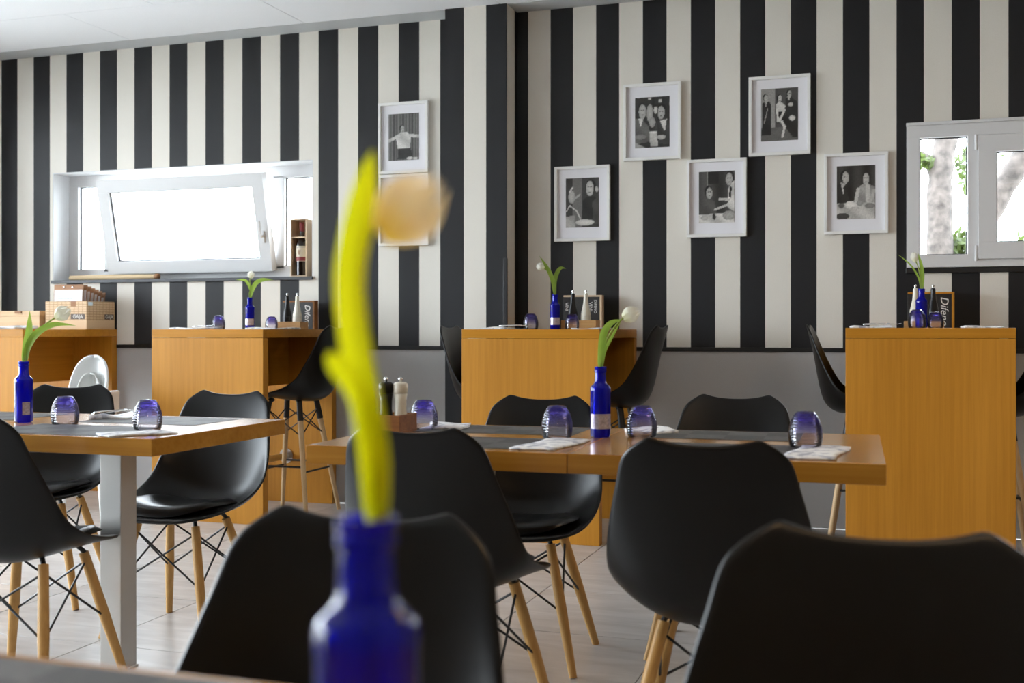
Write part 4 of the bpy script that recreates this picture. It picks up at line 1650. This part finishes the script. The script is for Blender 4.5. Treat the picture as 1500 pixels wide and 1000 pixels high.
big_mill(-1.405, 3.15, DT + .008, 'mill_white', 'ivory turned salt mill in the brown caddy')

# ------------------------------------------------------------------ leftmost bar table: crate of menus
cz = 1.10
cr_ = thing('wine_crate', 'pale wooden wine crate holding menu clipboards on the leftmost bar table', 'crate', (-5.345, 6.205, cz), 0)
cw, cd, ch = .330, .285, .185
bx('bottom_board', 'crate_plain', cr_, 0, cw, 0, cd, 0, .010)
fp = bx('front_board', 'crate', cr_, 0, cw, 0, .011, .0101, ch, .001)
bx('back_board', 'crate', cr_, 0, cw, cd - .011, cd, .0101, ch, .001)
bx('side_board', 'crate', cr_, 0, .011, .0111, cd - .0111, .0101, ch, .001)
sp = bx('side_board', 'crate', cr_, cw - .011, cw, .0111, cd - .0111, .0101, ch, .001)
pl = bx('plaque', 'plaque', cr_, cw - .125, cw - .012, -.0012, 0, .066, .100)
o = obj('lettering', text_mesh('GAJA', .034, 'ink_white'), None, pl)
o.rotation_euler = (R(90), 0, 0)
o.location = (cw - .0685, -.0016, .083)
pl = bx('plaque', 'plaque', cr_, cw, cw + .0012, cd - .105, cd - .012, .066, .100)
o = obj('lettering', text_mesh('GAJA', .034, 'ink_white'), None, pl)
o.rotation_euler = (R(90), 0, R(90))
o.location = (cw + .0016, cd - .0585, .083)
bx('knot', 'clipboard', cr_, cw - .125, cw - .085, -.0008, 0, .15, ch)
st = bx('sticker', mat('pale_blue_sticker', (.62, .74, .80), .6), cr_, cw, cw + .0008, .015, .06, .155, .18)

def clipboard(x, y, z, label, tiltx, rz, w=.235, h=.285):
    t = thing('menu_clipboard', label, 'clipboard', (x, y, z), rz, 'menu clipboards in the wine crate')
    t.rotation_euler = (R(tiltx), 0, rz)
    bx('board', 'clipboard', t, -w / 2, w / 2, 0, .005, 0, h, .001)
    sh = bx('menu_sheet', 'paper', t, -w / 2 + .006, w / 2 - .006, -.0016, -.0004, .01, h - .035)
    for k in range(5):
        bx('print_line', 'sheet_ink', sh, -.03 if k == 0 else -w / 2 + .03, .03 if k == 0 else w / 2 - .05 - .015 * (k % 3), -.0020, -.0017, h - .062 - .016 * k - .002, h - .062 - .016 * k + .001)
    for sx in (-.035, .035):
        bm = bmesh.new()
        rod(bm, (sx, -.006, h - .016), (sx, 0, h - .016), .005, n=10)
        obj('screw', bm, 'chrome', t, 'auto')
    return t
clipboard(-5.192, 6.232, cz + .012, 'menu clipboard facing the room at the front of the wine crate', -3, 0)
for k in range(6):
    lb = ['second menu clipboard in the wine crate, right behind the front one', 'third menu clipboard in the wine crate', 'fourth menu clipboard in the wine crate',
          'fifth menu clipboard in the wine crate', 'sixth menu clipboard in the wine crate, leaning back', 'rearmost menu clipboard in the wine crate, leaning furthest back'][k]
    clipboard(-5.182 + .003 * k, 6.252 + .024 * k, cz + .012, lb, -4 - 2.2 * k, 0, .24, .283 - .008 * k)

tb = thing('flat_wooden_box', 'flat pale wooden box at the left edge on the leftmost bar table', 'box', (-5.545, 6.29, cz), 0)
bx('body', 'crate_plain', tb, -.195, .165, -.10, .12, 0, .088, .002)
bx('lid', 'crate_plain', tb, -.197, .167, -.102, .122, .0885, .122, .002)
bm = bmesh.new()
box(bm, -.035, .02, -.107, -.1022, .105, .1205)
obj('clasp', bm, 'clipboard', tb)
for k, (dx, dy, rz, lb) in enumerate(((0, 0, .05, 'lowest sheet of the white papers on the leftmost bar table'), (.02, .02, -.12, 'middle sheet of the white papers on the leftmost bar table'), (-.05, .01, .2, 'top folded menu of the white papers on the leftmost bar table'))):
    bm = bmesh.new()
    n = 8
    g = [[[bm.verts.new((-.17 + .34 * i / n, -.12 + .24 * j / 4, s * .003 + (.010 * (i / n) ** 2 if k == 2 else .002 * math.sin(i)) * s)) for i in range(n + 1)] for j in range(5)] for s in (0, 1)]
    for j in range(4):
        for i in range(n):
            bm.faces.new((g[1][j][i], g[1][j][i + 1], g[1][j + 1][i + 1], g[1][j + 1][i]))
            bm.faces.new((g[0][j][i], g[0][j + 1][i], g[0][j + 1][i + 1], g[0][j][i + 1]))
    for i in range(n):
        bm.faces.new((g[0][0][i], g[0][0][i + 1], g[1][0][i + 1], g[1][0][i]))
        bm.faces.new((g[0][4][i + 1], g[0][4][i], g[1][4][i], g[1][4][i + 1]))
    for j in range(4):
        bm.faces.new((g[0][j + 1][0], g[0][j][0], g[1][j][0], g[1][j + 1][0]))
        bm.faces.new((g[0][j][n], g[0][j + 1][n], g[1][j + 1][n], g[1][j][n]))
    o = obj('paper_sheet', bm, 'paper', None, True, (-5.34 + dx, 5.86 + dy, cz + .0055 * k))
    o.rotation_euler = (0, 0, rz)
    tag(o, lb, 'paper', 'white papers on the leftmost bar table')

# ------------------------------------------------------------------ window sill things
SZ = 1.438
bm = bmesh.new()
pr = [(-.375, .012), (-.37, .017), (-.15, .0185), (.0, .0185), (.25, .0165), (.335, .0150)]
rings = []
for x_, r_ in pr:
    rings.append([bm.verts.new((x_, r_ * math.cos(2 * PI * i / 16), r_ * math.sin(2 * PI * i / 16) + .0185)) for i in range(16)])
for A, B in zip(rings, rings[1:]):
    bridge(bm, A, B)
bm.faces.new(rings[0]); bm.faces.new(rings[-1][::-1])
rodt = thing('wooden_rod', 'long pale wooden rod lying on the left window sill', 'rod', (-5.07, 6.555, SZ), R(-1))
obj('shaft', bm, 'rodwood', rodt, 'auto')
bm = bmesh.new()
rings = []
for x_, r_ in [(.336, .0165), (.345, .0195), (.358, .020), (.368, .0175), (.373, .010)]:
    rings.append([bm.verts.new((x_, r_ * math.cos(2 * PI * i / 16), r_ * math.sin(2 * PI * i / 16) + .020)) for i in range(16)])
for A, B in zip(rings, rings[1:]):
    bridge(bm, A, B)
bm.faces.new(rings[0]); bm.faces.new(rings[-1][::-1])
obj('knob', bm, 'clipboard', rodt, 'auto')

wb = thing('wine_box', 'upright open wooden box with a wine bottle on the window sill', 'box', (-3.616, 6.553, SZ), 0)
w_, d_, h_ = .058, .050, .372
bx('back_board', 'crate_up', wb, -w_, w_, d_ - .006, d_, 0, h_)
bx('side_board', 'crate_up', wb, -w_, -w_ + .007, -d_, d_ - .0061, 0, h_)
bx('side_board', 'crate_up', wb, w_ - .007, w_, -d_, d_ - .0061, 0, h_)
bx('bottom_board', 'crate_up', wb, -w_ + .0071, w_ - .0071, -d_, d_ - .0061, 0, .007)
bx('top_board', 'crate_up', wb, -w_ + .0071, w_ - .0071, -d_, d_ - .0061, h_ - .007, h_)
bm = bmesh.new()
box(bm, -w_ + .0071, w_ - .0071, -d_ + .004, -.020, .250, .257)
box(bm, -w_ + .0071, w_ - .0071, .020, d_ - .0061, .250, .257)
box(bm, -w_ + .0071, -.020, -.020, .020, .250, .257)
box(bm, .020, w_ - .0071, -.020, .020, .250, .257)
obj('neck_holder', bm, 'crate_up', wb)
wbt = thing('wine_bottle', 'dark wine bottle with a cream and red label in the wooden box', 'bottle', (-3.616, 6.548, SZ + .0071), 0)
bm = bmesh.new()
lathe(bm, [(.034, 0), (.037, .004), (.037, .195), (.034, .215), (.020, .238), (.0145, .25), (.0140, .29)], 24)
obj('glass_body', bm, 'wineglass', wbt, 'auto')
bm = bmesh.new()
lathe(bm, [(.0150, .286), (.0155, .33), (.0160, .332), (.0160, .342), (.012, .345)], 20)
obj('foil_cap', bm, 'winered', wbt, 'auto')
bm = bmesh.new()
lathe(bm, [(.0374, .093), (.0374, .190)], 24, cap0=False, cap1=False)
lb_ = obj('label', bm, 'winelabel', wbt, True)
bm = bmesh.new()
lathe(bm, [(.0378, .095), (.0378, .120)], 24, cap0=False, cap1=False)
obj('red_band', bm, 'winered', lb_, True)
bm = bmesh.new()
lathe(bm, [(.0378, .180), (.0378, .183)], 24, cap0=False, cap1=False)
obj('print_line', bm, 'sheet_ink', lb_, True)
bm = bmesh.new()
vv = [bm.verts.new((.0385 * math.sin(a_), -.0385 * math.cos(a_), z_)) for a_, z_ in ((-.25, .165), (.25, .165), (.25, .148), (.12, .137), (0, .132), (-.12, .137), (-.25, .148))]
bm.faces.new(vv)
obj('crest', bm, mat('brown_crest', (.34, .22, .14), .7), lb_)
